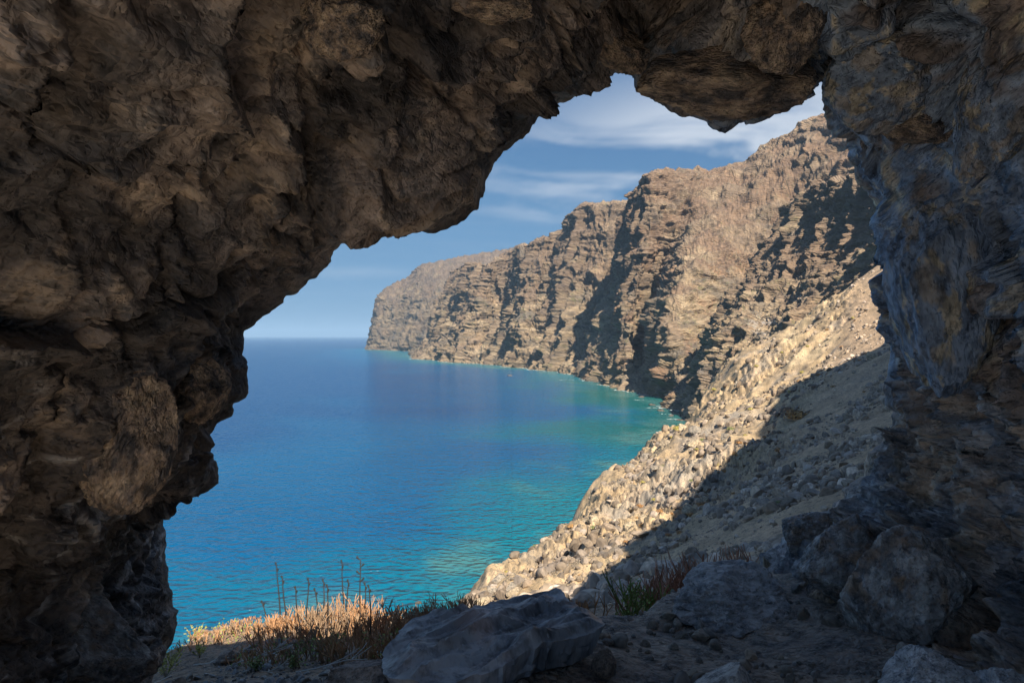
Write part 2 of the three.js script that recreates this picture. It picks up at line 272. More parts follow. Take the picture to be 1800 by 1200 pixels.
// ---------------------------------------------------------------- the sea
{
  const nr = 210, na = 220, P = new Float32Array(nr * na * 3), C = new Float32Array(nr * na * 3), UV = new Float32Array(nr * na * 2);
  const shore = []; for (const px of [[645, 614], [680, 615.5], [724, 628], [765, 634], [812, 638], [850, 641], [890, 645], [930, 648.5], [970, 652], [1010, 657], [1040, 668], [1085, 682], [1130, 692], [1165, 702], [1205, 724], [1228, 745]]) { const d = 80 / ((px[1] - 590) / FPX); shore.push([(px[0] - 900) / FPX * d, -d]); }
  shore.push([35, -220], [5, -160], [-18, -120], [-28, -90], [-40, -60], [-40, 0], [-40, 200]);
  const toShore = (x, z) => { let b = 1e9; for (let i = 0; i < shore.length - 1; i++) { const [ax, az] = shore[i], [bx, bz] = shore[i + 1], ex = bx - ax, ez = bz - az, t = clamp(((x - ax) * ex + (z - az) * ez) / (ex * ex + ez * ez)); b = Math.min(b, Math.hypot(ax + ex * t - x, az + ez * t - z)); } return b; };
  for (let i = 0; i < na; i++) for (let j = 0; j < nr; j++) {
    const a = Math.PI * (1.5 * i / (na - 1) - 1.25), r = 20 * Math.pow(3000, j / (nr - 1)), x = r * Math.cos(a), z = r * Math.sin(a), k = i * nr + j, o = k * 3;
    P[o] = x; P[o + 1] = 0; P[o + 2] = z; UV[k * 2] = x / 230; UV[k * 2 + 1] = z / 230;
    const ds = toShore(x, z), n = fbm(x / 160, 3, z / 160, 4, 0.55), n2 = fbm(x / 900, 8, z / 500, 3);
    const t = ds * (1 + Math.max(n, -0.5) * 0.45) + Math.max(n, -0.5) * 40;
    let c = mix3([0.002, 0.118, 0.15], [0.001, 0.07, 0.155], sstep(20, 150, t)); c = mix3(c, [0.002, 0.042, 0.118], sstep(110, 450, t + n2 * 100));
    c = mix3(c, [0.004, 0.085, 0.07], (1 - sstep(20, 120, t)) * 0.9 * sstep(-420, -560, z) * sstep(-1300, -1000, z));
    const sand = sstep(0.05, 0.5, fbm(x / 70 + 4, 1, z / 70, 4, 0.6) + 0.25 - ds / 130); c = mix3(c, [0.06, 0.15, 0.13], sand * 0.7);
    C[o] = c[0] * 0.9; C[o + 1] = c[1] * 1.02; C[o + 2] = c[2] * 1.15;
  }
  const m = mesh('sea', gridGeo(na, nr, P, C, UV), new THREE.MeshPhysicalMaterial({ vertexColors: true, roughness: 0.2, ior: 1.33, specularIntensity: 0.7, bumpMap: waveBump, bumpScale: 4.2 }));
  { const p = m.geometry.index; for (let i = 0; i < p.count; i += 3) { const t = p.array[i + 1]; p.array[i + 1] = p.array[i + 2]; p.array[i + 2] = t; } m.geometry.computeVertexNormals(); if (m.geometry.attributes.normal.getY(nr * 10 + 10) < 0) { const nn = m.geometry.attributes.normal.array; for (let i = 0; i < nn.length; i++) nn[i] = -nn[i]; for (let i = 0; i < p.count; i += 3) { const t = p.array[i + 1]; p.array[i + 1] = p.array[i + 2]; p.array[i + 2] = t; } } }
  tag(m, 'calm blue and turquoise sea below the cave', null, null, 'structure');
}

// ---------------------------------------------------------------- the hillside outside the cave
const rel = (px, py, d) => { const p = at(px, py, d); return [p.x, p.y, p.z]; };
const HP = [[330, 1126, 8.8], [500, 1116, 9.0], [700, 1110, 8.8], [600, 1195, 5.0], [330, 1210, 5.2], [450, 1200, 5.0], [560, 1150, 7], [380, 1160, 7], [720, 1150, 7], [1150, 1062, 13], [1050, 1085, 13], [900, 1115, 14], [700, 1160, 16],
  [900, 1070, 30], [780, 1095, 30], [1000, 1000, 50], [1130, 1000, 40], [1280, 900, 45], [1400, 850, 45], [1330, 960, 25], [1250, 1005, 17], [1400, 965, 15], [1550, 750, 60], [1560, 620, 110], [1420, 720, 110], [1300, 800, 90], [1200, 860, 90], [1100, 920, 75],
  [830, 1040, 60], [1010, 920, 90], [1070, 830, 120], [1150, 775, 160], [1240, 715, 220], [1270, 660, 230], [1310, 610, 240], [1370, 590, 245], [1440, 540, 250], [1500, 500, 255], [1560, 460, 260], [1700, 380, 260], [1350, 690, 190], [1450, 620, 190],
  [1270, 800, 330], [1400, 760, 330], [1560, 700, 340], [1750, 640, 340], [1750, 700, 50], [2000, 620, 50], [1800, 960, 13], [2300, 900, 13], [2300, 450, 60], [2300, 300, 120], [1750, 520, 150]].map(a => rel(...a));
const RB = (() => {                                              // smooth surface through the measured points
  const n = HP.length, A = []; const ph = (a, b) => Math.pow(Math.hypot(a[0] - b[0], a[2] - b[2]) + 1e-9, 1.15);
  for (let i = 0; i < n; i++) { const r = []; for (let j = 0; j < n; j++) r.push(ph(HP[i], HP[j])); r.push(1, HP[i][0] / 100, HP[i][2] / 100, HP[i][1] - 80); A.push(r); }
  for (let k = 0; k < 3; k++) { const r = []; for (let j = 0; j < n; j++) r.push(k === 0 ? 1 : HP[j][k === 1 ? 0 : 2] / 100); r.push(0, 0, 0, 0); A.push(r); }
  const m = n + 3;
  for (let c = 0; c < m; c++) { let p = c; for (let r = c + 1; r < m; r++) if (Math.abs(A[r][c]) > Math.abs(A[p][c])) p = r; [A[c], A[p]] = [A[p], A[c]]; for (let r = 0; r < m; r++) if (r !== c) { const f = A[r][c] / A[c][c]; if (f) for (let k = c; k <= m; k++) A[r][k] -= f * A[c][k]; } }
  return A.map((r, i) => r[m] / r[i]);
})();
function upland(x, z) { const n = HP.length; let s = RB[n] + RB[n + 1] * x / 100 + RB[n + 2] * z / 100; for (let i = 0; i < n; i++) s += RB[i] * Math.pow(Math.hypot(x - HP[i][0], z - HP[i][2]) + 1e-9, 1.15); return s + 80; }
const BR = [[-6, -3.9], [-60, -3.6], [-90, 8.6], [-120, 17.7], [-160, 34.7], [-220, 65], [-260, 88], [-340, 140]];
function brink(z) { for (let i = 0; i < BR.length - 1; i++) if (z >= BR[i + 1][0]) { const t = clamp((BR[i][0] - z) / (BR[i][0] - BR[i + 1][0])); return lerp(BR[i][1], BR[i + 1][1], t); } return BR[BR.length - 1][1]; }
const screeX = z => 6.6 + (-38 - z) * 0.578;
function hillHeight(x, z) {
  const r = Math.hypot(x, z), bx = brink(z) + noise(z / 9, 3, 1) * Math.min(4, r * 0.05);
  const k = clamp((r - 6) / 30), scree = sstep(-6, 8, x - screeX(z)) * sstep(16, 30, r);
  let h = upland(Math.max(x, bx), z);
  if (x < bx) h -= (bx - x) * 1.75 - Math.min(1.2, (bx - x) * 0.6);
  const rough = 1 - 0.85 * scree;
  h += fbm(x / 22, 2, z / 22, 3) * 2.0 * k * rough + fbm(x / 5, 7, z / 5, 3) * 0.55 * k * rough + fbm(x / 1.3, 9, z / 1.3, 3) * 0.16 * Math.min(1, k + 0.2);
  const rr = ridged(x / 16, h / 30, z / 16, 3); h += (rr - 0.5) * 3.0 * k * rough * sstep(30, 90, r);
  const out = sstep(-0.25, 0.15, fbm(x / 34 + 5, 3, z / 34, 3)) * rough * sstep(35, 80, r);          // outcrops break into steps
  if (out > 0) { const th = 2.3 + noise(x / 40, 0, z / 40) * 0.8, q = (h + fbm(x / 5, 1, z / 5, 4, 0.65) * 2.2) / th, i = Math.floor(q), f = q - i; h += out * th * (sstep(0.62, 0.9, f) - f) * 0.8 + out * fbm(x / 2.1, 5, z / 2.1, 3, 0.6) * 0.7; }
  return h;
}
const soil = { tan: [0.40, 0.285, 0.165], pale: [0.50, 0.385, 0.24], brown: [0.46, 0.315, 0.195], grey: [0.31, 0.265, 0.215] };
const groundMat = new THREE.MeshStandardMaterial({ vertexColors: true, roughness: 0.97, map: rockTint, bumpMap: rockBump, bumpScale: 0.05 });
{
  const nu = 520, nv = 470, P = new Float32Array(nu * nv * 3), C = new Float32Array(nu * nv * 3), UV = new Float32Array(nu * nv * 2);
  for (let i = 0; i < nu; i++) {
    const q = i / (nu - 1), az = q < 0.16 ? lerp(-1.25, -0.16, q / 0.16) : q < 0.9 ? lerp(-0.16, 0.58, (q - 0.16) / 0.74) : lerp(0.58, 1.2, (q - 0.9) / 0.1);
    for (let j = 0; j < nv; j++) {
      const r = 7 + 273 * Math.pow(j / (nv - 1), 1.4), x = r * Math.sin(az), z = -r * Math.cos(az), k = i * nv + j, o = k * 3, h = hillHeight(x, z);
      P[o] = x; P[o + 1] = Math.max(h, -6) - (r < 9 ? (9 - r) * 0.12 : 0); P[o + 2] = z; UV[k * 2] = x / 2.2; UV[k * 2 + 1] = z / 2.2;
      const sc = sstep(-5, 6, x - screeX(z)), n = fbm(x / 14, h / 14, z / 14, 4, 0.6), n2 = fbm(x / 3, h / 3, z / 3, 3, 0.6);
      let c = mix3(soil.tan, n > 0 ? soil.pale : soil.grey, clamp(Math.abs(n) * 1.2)); c = mix3(c, soil.brown, clamp(sc * 0.75 + sstep(0.1, 0.6, n2) * 0.3));  // soil on the shaded scree lightened and warmed in place of fill light
      const g = 1 + n2 * 0.3; C[o] = c[0] * g; C[o + 1] = c[1] * g; C[o + 2] = c[2] * g;
    }
  }
  const m = mesh('hillside', gridGeo(nu, nv, P, C, UV), groundMat);
  tag(m, 'steep dry stony hillside falling from the cave to the sea', null, null, 'structure');
}
// the crag above and to the right of the cave: it keeps the sun off the scree
{
  const cst = [[5.2, 7, 14], [4.2, 7, 7], [3.7, 7, 3.0], [5.0, 7, -1.5], [10.5, 9.0, -9.0], [18.6, 16.8, -16.4], [32, 24.5, -30], [41.4, 28.5, -41.5], [61.5, 40.5, -59.5], [81, 62, -71], [101, 79, -71], [135, 100, -72]];
  const cols = cst.map(([x, y, z], i) => { const b = i < 4 ? null : hillHeight(x - 5, z - 3) - 80; const V = (a, bb, c) => new THREE.Vector3(a, bb + 80, c);
    return i < 4 ? [V(x, -3, z), V(x, 2, z + 0.1), V(x, y, z + 0.3), V(x + 9, y + 4, z + 2), V(x + 40, y + 20, z + 10)] : [V(x - 4.5, b - 2, z - 3), V(x - 2, lerp(b, y, 0.5), z - 1), V(x, y, z), V(x + 14, y + 6, z + 14), V(x + 50, y + 20, z + 50)]; });
  const nu = 160, nv = 60, P = splineSheet(cols, nu, nv), C = new Float32Array(P.length), UV = new Float32Array(nu * nv * 2);
  for (let k = 0; k < nu * nv; k++) { const o = k * 3, x = P[o], y = P[o + 1], z = P[o + 2], w = sstep(5, 14, Math.hypot(x, z)); P[o] += fbm(x / 5, y / 5, z / 5, 4) * 1.2 * w; P[o + 1] += fbm(x / 4 + 7, y / 4, z / 4, 4) * 1.3 * w; const n = fbm(x / 4, y / 2, z / 4, 3), c = mix3(soil.tan, soil.grey, clamp(0.5 + n)); C[o] = c[0]; C[o + 1] = c[1]; C[o + 2] = c[2]; UV[k * 2] = (x + z) / 2.2; UV[k * 2 + 1] = y / 2.2; }
  tag(mesh('crag', gridGeo(nu, nv, P, C, UV), groundMat), 'rocky crag of the hill above the cave mouth', null, null, 'structure');
}
console.log('hillside ready');

// ---------------------------------------------------------------- the cave
// its mouth, measured round the edge: x, y in the photograph and distance
const RIM = [[267, 1200, 4.0], [272, 1174, 4.1], [281, 1157, 4.2], [291, 1146, 4.2], [302, 1132, 4.2], [307, 1112, 4.2], [311, 1095, 4.2], [308, 1084, 4.2], [312, 1073, 4.2], [303, 1065, 4.2], [302, 1055, 4.2], [298, 1033, 4.2], [295, 1002, 4.2], [292, 968, 4.2], [289, 934, 4.2], [286, 908, 4.2], [283, 887, 4.15],
  [299, 884, 3.9], [326, 873, 3.75], [342, 871, 3.7], [367, 863, 3.65], [384, 849, 3.6], [385, 825, 3.6], [381, 809, 3.6], [372, 795, 3.65], [367, 776, 3.7], [369, 761, 3.7], [376, 746, 3.7], [378, 741, 3.7], [396, 737, 3.65], [406, 732, 3.6], [405, 717, 3.6], [410, 707, 3.6], [417, 707, 3.6], [432, 698, 3.55], [438, 680, 3.55], [438, 665, 3.55], [435, 644, 3.55], [430, 635, 3.6], [424, 624, 3.6], [428, 605, 3.65], [431, 590, 3.7], [428, 582, 3.7], [440, 575, 3.75], [456, 560, 3.8], [480, 548, 3.8], [503, 532, 3.8], [505, 520, 3.8], [517, 519, 3.8], [528, 511, 3.8], [539, 492, 3.8], [553, 488, 3.8], [560, 477, 3.8], [577, 467, 3.75], [581, 459, 3.75], [577, 453, 3.75], [587, 441, 3.75], [600, 428, 3.7], [627, 427, 3.7], [635, 419, 3.65], [647, 407, 3.6], [660, 413, 3.55], [669, 413, 3.5], [696, 409, 3.5], [707, 407, 3.45], [757, 407, 3.4], [773, 403, 3.4], [805, 397, 3.4], [821, 383, 3.4], [840, 371, 3.4], [844, 349, 3.4], [852, 332, 3.45], [853, 319, 3.45], [867, 297, 3.5], [885, 269, 3.55], [907, 247, 3.6], [931, 231, 3.65], [941, 216, 3.7], [949, 201, 3.7], [965, 188, 3.75], [1000, 175, 3.8], [1027, 160, 3.85], [1053, 140, 3.9], [1072, 135, 3.95], [1088, 129, 4.0], [1099, 119, 4.0], [1101, 112, 4.0], [1107, 124, 3.9], [1112, 134, 3.8], [1116, 152, 3.75], [1133, 164, 3.7], [1162, 182, 3.65], [1173, 189, 3.6], [1198, 194, 3.6], [1233, 207, 3.55], [1278, 212, 3.5], [1302, 217, 3.5], [1320, 213, 3.5], [1340, 204, 3.5], [1364, 193, 3.55], [1387, 180, 3.6], [1393, 170, 3.65], [1398, 149, 3.75], [1409, 131, 3.8], [1420, 121, 3.9], [1432, 124, 3.9], [1436, 113, 3.95], [1438, 106, 4.0], [1440, 92, 4.0],
  [1443, 108, 3.85], [1442, 149, 3.7], [1447, 171, 3.6], [1449, 204, 3.5], [1456, 228, 3.5], [1470, 241, 3.5], [1488, 247, 3.6], [1489, 264, 3.8], [1498, 291, 3.95], [1510, 322, 4.0], [1527, 337, 4.05], [1544, 366, 4.1], [1535, 389, 4.15], [1537, 410, 4.15], [1548, 425, 4.2], [1552, 456, 4.2], [1567, 486, 4.2], [1573, 509, 4.25], [1578, 532, 4.3], [1575, 555, 4.35], [1562, 578, 4.4], [1561, 601, 4.4], [1567, 631, 4.45], [1555, 669, 4.45], [1553, 688, 4.45], [1558, 711, 4.45], [1570, 723, 4.5], [1570, 746, 4.5], [1553, 765, 4.5], [1549, 784, 4.5], [1528, 795, 4.5], [1520, 818, 4.55], [1520, 834, 4.55], [1501, 845, 4.6], [1478, 860, 4.65], [1485, 872, 4.65], [1466, 883, 4.7], [1451, 899, 4.75], [1417, 926, 4.85], [1375, 945, 4.95], [1352, 983, 4.95], [1353, 1000, 4.9], [1395, 1012, 4.6], [1400, 1050, 4.3], [1414, 1110, 3.9], [1420, 1170, 3.6], [1424, 1215, 3.4],
  [1400, 1290, 3.3], [1200, 1330, 3.3], [900, 1350, 3.4], [600, 1340, 3.6], [350, 1300, 3.8], [268, 1235, 3.95]];
const BULGE = [   // rounded masses that stand out of the walls and roof: x, y, half width, half height, turn, metres, edge (0 soft, 1 abrupt)
  [1560, 120, 125, 125, 0, 0.20, 0.6], [1650, 510, 100, 190, -0.15, 0.20, 0.75], [1500, 1000, 105, 95, 0.2, 0.16, 0.7], [1600, 1040, 110, 140, 0.1, 0.15, 0.8], [1745, 170, 75, 110, 0, 0.10, 0.8], [1470, 905, 60, 55, 0, 0.10, 0.7], [1620, 220, 70, 34, 0.2, 0.08, 0.6], [1585, 800, 60, 50, 0, 0.06, 0.6], [1740, 900, 70, 80, 0, 0.07, 0.7],
  [310, 800, 85, 80, 0, 0.12, 0.7], [195, 760, 110, 170, 0.2, 0.13, 0.55], [250, 600, 120, 110, 0, 0.09, 0.5], [350, 640, 70, 60, 0, 0.07, 0.7], [150, 980, 110, 90, 0.3, 0.12, 0.7], [190, 1120, 110, 90, -0.3, 0.18, 0.7], [320, 500, 60, 55, 0, 0.07, 0.8], [345, 270, 60, 60, 0, 0.06, 0.7], [330, 340, 50, 40, 0.2, 0.05, 0.8], [120, 500, 120, 130, 0, 0.1, 0.5],
  [720, 330, 170, 105, 0.15, 0.14, 0.45], [602, 40, 62, 52, 0.05, 0.16, 0.97], [870, 160, 120, 130, 0.5, 0.06, 0.6], [1010, 90, 110, 75, -0.3, 0.08, 0.85], [1270, 160, 165, 68, 0.05, 0.16, 0.75], [1330, 40, 110, 70, 0, 0.07, 0.9], [870, 10, 75, 34, 0.1, 0.12, 0.9], [470, 230, 90, 80, 0, 0.06, 0.7], [560, 330, 90, 60, 0.6, 0.06, 0.6], [1100, 70, 55, 45, 0.5, 0.10, 0.8]];
const CRACK = [   // open joints: points, depth in metres, half width in pixels of the photograph
  [[[1655, 20], [1690, 70], [1708, 120], [1712, 190], [1700, 240]], 0.09, 9], [[[660, 75], [700, 110], [750, 155], [810, 195], [832, 230], [812, 270]], 0.05, 5], [[[540, 90], [545, 200], [530, 300], [560, 420]], 0.06, 8], [[[960, 20], [975, 80], [970, 130]], 0.05, 6], [[[270, 470], [330, 545], [400, 560]], 0.06, 8], [[[180, 895], [260, 880], [340, 868]], 0.05, 5], [[[1090, 40], [1110, 80], [1104, 112]], 0.08, 7], [[[1500, 1040], [1510, 1120], [1540, 1190]], 0.09, 10], [[[1620, 1160], [1680, 1120], [1720, 1080]], 0.08, 9], [[[1400, 30], [1420, 70], [1438, 100]], 0.12, 12], [[[1660, 400], [1665, 470], [1640, 540]], 0.04, 5], [[[300, 330], [310, 400], [240, 480]], 0.05, 8], [[[60, 640], [140, 600], [160, 520]], 0.05, 9]];
function boxUV(g, size) {                                        // every face takes its texture from the axis it faces, so that the grain never stretches
  const f = g.index ? g.toNonIndexed() : g, p = f.attributes.position.array, uv = new Float32Array(p.length / 3 * 2);
  for (let k = 0; k < p.length; k += 9) {
    const ax = p[k + 3] - p[k], ay = p[k + 4] - p[k + 1], az = p[k + 5] - p[k + 2], bx = p[k + 6] - p[k], by = p[k + 7] - p[k + 1], bz = p[k + 8] - p[k + 2];
    const nx = Math.abs(ay * bz - az * by), ny = Math.abs(az * bx - ax * bz), nz = Math.abs(ax * by - ay * bx), o = k / 3 * 2;
    for (let m = 0; m < 3; m++) { const x = p[k + m * 3], y = p[k + m * 3 + 1], z = p[k + m * 3 + 2], q = o + m * 2; if (nx > ny && nx > nz) { uv[q] = z / size; uv[q + 1] = y / size; } else if (ny > nz) { uv[q] = x / size + 0.37; uv[q + 1] = z / size; } else { uv[q] = x / size; uv[q + 1] = y / size + 0.51; } }
  }
  f.setAttribute('uv', new THREE.BufferAttribute(uv, 2)); return f;
}
const caveMesh = {};
const caveMat = new THREE.MeshStandardMaterial({ vertexColors: true, roughness: 0.72, map: rockTint, bumpMap: rockBump, bumpScale: 0.035 });
{
  const N = 1400;
  // even steps round the rim, in metres
  const R3 = RIM.map(a => at(...a).sub(EYE)), L = [0]; for (let i = 0; i < R3.length; i++) L.push(L[i] + R3[i].distanceTo(R3[(i + 1) % R3.length]));
  const rim = []; { let k = 0; for (let i = 0; i < N; i++) { const s = i / N * L[R3.length]; while (L[k + 1] < s) k++; const t = (s - L[k]) / (L[k + 1] - L[k]); rim.push(R3[k].clone().lerp(R3[(k + 1) % R3.length], t)); } }
  for (let i = 0; i < N; i++) { const q = rim[i], e = Math.hypot(q.x, q.y) || 1, w = noise(q.x * 9, q.y * 9, q.z * 9) * 0.02 + noise(q.x * 28, q.y * 28, q.z * 28) * 0.013; q.x += q.x / e * w; q.y += q.y / e * w; }
  const smooth = (src, w) => { const n = src.length, out = []; for (let i = 0; i < n; i++) { const v = new THREE.Vector3(); let ws = 0; for (let k = -w; k <= w; k++) { const g = Math.exp(-2.2 * (k / w) ** 2); v.addScaledVector(src[(i + k + n) % n], g); ws += g; } out.push(v.divideScalar(ws)); } return out; };
  const s1 = smooth(rim, 22), s2 = smooth(rim, 70), s3 = smooth(s2, 140);
  const CX = 0.15, CY = 0.1, rows = [];
  for (let k = 0; k < 9; k++) rows.push(-1 + k / 9);            // outside
  for (let k = 0; k < 190; k++) rows.push(k / 190 * 0.62); for (let k = 0; k < 34; k++) rows.push(0.62 + k / 33 * 0.38); rows.push(1.15, 1.3);
  const nv = rows.length, nu = N + 1, P = new Float32Array(nu * nv * 3), C = new Float32Array(P.length), UV = new Float32Array(nu * nv * 2), PX = new Float32Array(nu * nv * 2), ND = new Float32Array(nu * nv);
  const v = new THREE.Vector3();
  for (let i = 0; i < nu; i++) {
    const a = i % N, R = rim[a], S1 = s1[a], S2 = s2[a], S3 = s3[a]; const ang = Math.atan2(S3.y - CY, S3.x - CX), ca = Math.cos(ang), sa = Math.sin(ang);
    const rad = 1 / Math.pow(Math.pow(Math.abs(ca) / (ca > 0 ? 1.6 : 1.55), 2.6) + Math.pow(Math.abs(sa) / (sa > 0 ? 1.2 : 1.7), 2.6), 1 / 2.6);
    for (let j = 0; j < nv; j++) {
      const t = rows[j], k = i * nv + j;
      if (t < 0) {                                             // lip, outer face, the hill's skin round the mouth
        const q = -t, top = clamp(sa * 1.3), low = clamp(-sa * 1.3); const out = 0.05 + q * q * 6.5, w = sstep(0, 0.4, q);
        v.copy(R).lerp(S2, w); v.x += ca * out; v.y += sa * out * (1 - 0.6 * top); v.z += -0.35 * sstep(0, 0.25, q) + q * q * (1.2 + 3.6 * top) + low * q * 1.5;
      } else if (t <= 1) {
        const w1 = sstep(0, 0.06, t), w2 = sstep(0.04, 0.3, t);
        v.copy(R).lerp(S1, w1).lerp(S2, w2); const e = Math.pow(t, 0.85), ix = CX + ca * rad, iy = CY + sa * rad, belly = Math.sin(Math.PI * Math.min(1, t * 1.1)) * 0.1;
        v.x = lerp(v.x, ix, e) + ca * belly; v.y = lerp(v.y, iy, e) + sa * belly; v.z = lerp(v.z, 1.9, t);
      } else { const f = (1.3 - t) / 0.3; v.set(CX + ca * rad * f, CY + sa * rad * f, 1.9 + (1 - f) * 0.7); }
      P[k * 3] = v.x; P[k * 3 + 1] = v.y; P[k * 3 + 2] = v.z;
      const cz = v.z * CP + v.y * -SP * -1, cy = v.y * CP + v.z * SP; PX[k * 2] = cz < -0.3 ? 900 + v.x / -cz * FPX : 1e5; PX[k * 2 + 1] = 600 - cy / -cz * FPX;
      UV[k * 2] = t < 0 ? v.x * 0.8 + v.z * 0.4 : i / N * 15; UV[k * 2 + 1] = t < 0 ? v.y * 0.8 - v.z * 0.5 : t * 5.5;
    }
  }
  const Nn = gridGeo(nu, nv, P.slice()).attributes.normal.array;
  for (let k = 0; k < nu * nv; k++) {
    const o = k * 3, t = rows[k % nv], x = P[o], y = P[o + 1], z = P[o + 2];
    let nx = Nn[o], ny = Nn[o + 1], nz = Nn[o + 2]; if (nx * (CX - x) + ny * (CY - y) < 0) { nx = -nx; ny = -ny; nz = -nz; }
    const wR = sstep(0.7, 1.3, x), wLow = sstep(0.15, -0.5, y), pit = wR * wLow, roof = sstep(0.2, 0.8, y) * (1 - wR);
    const ramp = t < 0 ? sstep(0, 0.5, -t) : sstep(0, 0.075, t), ramp2 = t < 0 ? 1 : sstep(0, 0.02, t) * 0.8 + 0.2;
    const wx = x + fbm(x * 1.3, y * 1.3, z * 1.3, 3) * 0.25, wy = y + fbm(x * 1.3 + 9, y * 1.3, z * 1.3, 3) * 0.25, wz = z + fbm(x * 1.3, y * 1.3 + 5, z * 1.3, 3) * 0.25;
    let d = fbm(x / 0.8, y / 0.8, z / 0.8, 2) * 0.10;
    let W = worley(wx / 0.5, wy / 0.5, wz / 0.5), id = W.id, cr1 = W.f2 - W.f1;
    d += ((HV[id] - 0.5) * 0.13 + (W.dx * (HV[PERM[id + 5]] - 0.5) + W.dy * (HV[PERM[id + 9]] - 0.5) + W.dz * (HV[PERM[id + 12]] - 0.5)) * 0.26) * sstep(0, 0.07, cr1) - sstep(0.05, 0, cr1) * 0.05;
    W = worley(wx / 0.16 + 31, wy / 0.16, wz / 0.16); id = W.id; const cr2 = W.f2 - W.f1;
    d += ((HV[id] - 0.5) * 0.05 + (W.dx * (HV[PERM[id + 5]] - 0.5) + W.dy * (HV[PERM[id + 9]] - 0.5) + W.dz * (HV[PERM[id + 12]] - 0.5)) * 0.14) * (0.6 + 0.8 * pit) * sstep(0, 0.08, cr2);
    const flow = fbm(wx * 3.1, wy * 9 + wz * 3, wz * 3.1, 4, 0.55); d += flow * 0.035 * (0.5 + roof);
    d += fbm(x / 0.09, y / 0.09, z / 0.09, 3, 0.6) * 0.028 * (0.6 + wLow * 0.7);
    if (pit > 0.01) { W = worley(wx / 0.11 + 7, wy / 0.11, wz / 0.11); d -= pit * sstep(0.45, 0.12, W.f1) * 0.06 * (HV[W.id] > 0.35 ? 1 : 0.2); d += pit * fbm(x / 0.2, y / 0.2, z / 0.2, 3, 0.6) * 0.07; }
    let hood = 0, joint = 0; const X = PX[k * 2], Y = PX[k * 2 + 1];
    if (t > 0 && X < 2200 && X > -400) {
      for (const [bx, by, rx, ry, tu, h, ed] of BULGE) { const ux = X - bx, uy = Y - by; if (Math.abs(ux) > rx + ry || Math.abs(uy) > rx + ry) continue; const c = Math.cos(tu), s = Math.sin(tu), e = Math.hypot((ux * c + uy * s) / rx, (-ux * s + uy * c) / ry) * (1 + noise(X / 55, Y / 55, bx) * 0.22); if (e < 1) hood += h * lerp(1 - e * e * (3 - 2 * e), Math.sqrt(Math.max(0, 1 - Math.pow(e, 3))), ed); }
      for (const [pts, dep, hw] of CRACK) for (let q = 0; q < pts.length - 1; q++) { const [ax, ay] = pts[q], [bx, by] = pts[q + 1], ex = bx - ax, ey = by - ay, T = clamp(((X - ax) * ex + (Y - ay) * ey) / (ex * ex + ey * ey)), dd = Math.hypot(ax + ex * T - X + noise(Y / 18, X / 18, 3) * 9, ay + ey * T - Y + noise(X / 18, Y / 18, 8) * 9); if (dd < hw * 1.6) joint = Math.max(joint, dep * sstep(hw * 1.6, hw * 0.3, dd)); }
    }
    d = d * (t < 0 ? 1.3 : 1) * ramp + (t < 0 ? (fbm(x / 2.2, y / 2.2, z / 2.2, 4) * 0.6 + (ridged(x / 1.4, y / 1.4, z / 1.4, 3) - .5) * .5) * sstep(0.25, 0.9, -t) : 0) + hood * ramp * 0.85 - joint * ramp2 + fbm(x / 0.05, y / 0.05, z / 0.05, 2) * 0.006 * ramp2;
    P[o] = x + nx * d + EYE.x; P[o + 1] = y + ny * d + EYE.y; P[o + 2] = z + nz * d + EYE.z;
    // colour: brown lava, soot-dark stains, spread further on the left as painted shade, ochre and pale mineral crusts, blue-grey coating on the right wall
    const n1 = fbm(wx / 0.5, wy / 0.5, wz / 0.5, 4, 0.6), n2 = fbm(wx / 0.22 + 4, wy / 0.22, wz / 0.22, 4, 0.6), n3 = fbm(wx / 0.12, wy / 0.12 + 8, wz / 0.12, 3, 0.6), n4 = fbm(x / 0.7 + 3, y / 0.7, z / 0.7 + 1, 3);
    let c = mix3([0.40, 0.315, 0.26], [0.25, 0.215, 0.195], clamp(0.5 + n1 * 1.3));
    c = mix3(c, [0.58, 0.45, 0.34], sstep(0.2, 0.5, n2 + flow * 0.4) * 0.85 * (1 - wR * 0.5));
    c = mix3(c, [0.085, 0.075, 0.073], sstep(0.12, 0.45, n4 + n3 * 0.35 + 0.42 * sstep(-0.9, -1.45, x) - 0.1 * roof) * 0.88 * (1 - 0.5 * wR));  // soot blotches, with extra cover painting shade into the left wall
    c = mix3(c, [0.36, 0.45, 0.57], wR * (1 - pit * 0.75) * sstep(-0.3, 0.15, n1 + 0.1) * 0.9);
    c = mix3(c, [0.62, 0.53, 0.38], wR * sstep(0.3, 0.4, n2 * 0.7 + n3 * 0.5) * (1 - pit) * 0.8);
    c = mix3(c, [0.5, 0.49, 0.48], sstep(0.42, 0.6, n3 + 0.35 * n1) * wLow * 0.55);
    c = mix3(c, [0.5, 0.36, 0.25], pit * sstep(0.0, 0.5, n2) * 0.8);
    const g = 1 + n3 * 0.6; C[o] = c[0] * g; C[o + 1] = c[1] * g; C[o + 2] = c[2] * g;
  }
  // one rock, cut where left wall, roof, right wall and sill meet
  const full = gridGeo(nu, nv, P, C, UV), nrm = full.attributes.normal.array;
  { for (let j = 0; j < nv; j++) { const a = j * 3, b = (N * nv + j) * 3; for (let m = 0; m < 3; m++) nrm[a + m] = nrm[b + m] = (nrm[a + m] + nrm[b + m]) / 2; } }
  const idxAt = (px, py) => { let b = 0, bd = 1e9; const p = at(px, py, 1).sub(EYE); RIM.forEach(() => 0); for (let i = 0; i < N; i++) { const r = rim[i], X = 900 + r.x / -r.z * FPX, Y = 590 - r.y / -r.z * FPX, d = Math.hypot(X - px, Y - py); if (d < bd) { bd = d; b = i; } } return b; };
  const cut = [0, idxAt(440, 575), idxAt(1440, 92), idxAt(1424, 1215), N];
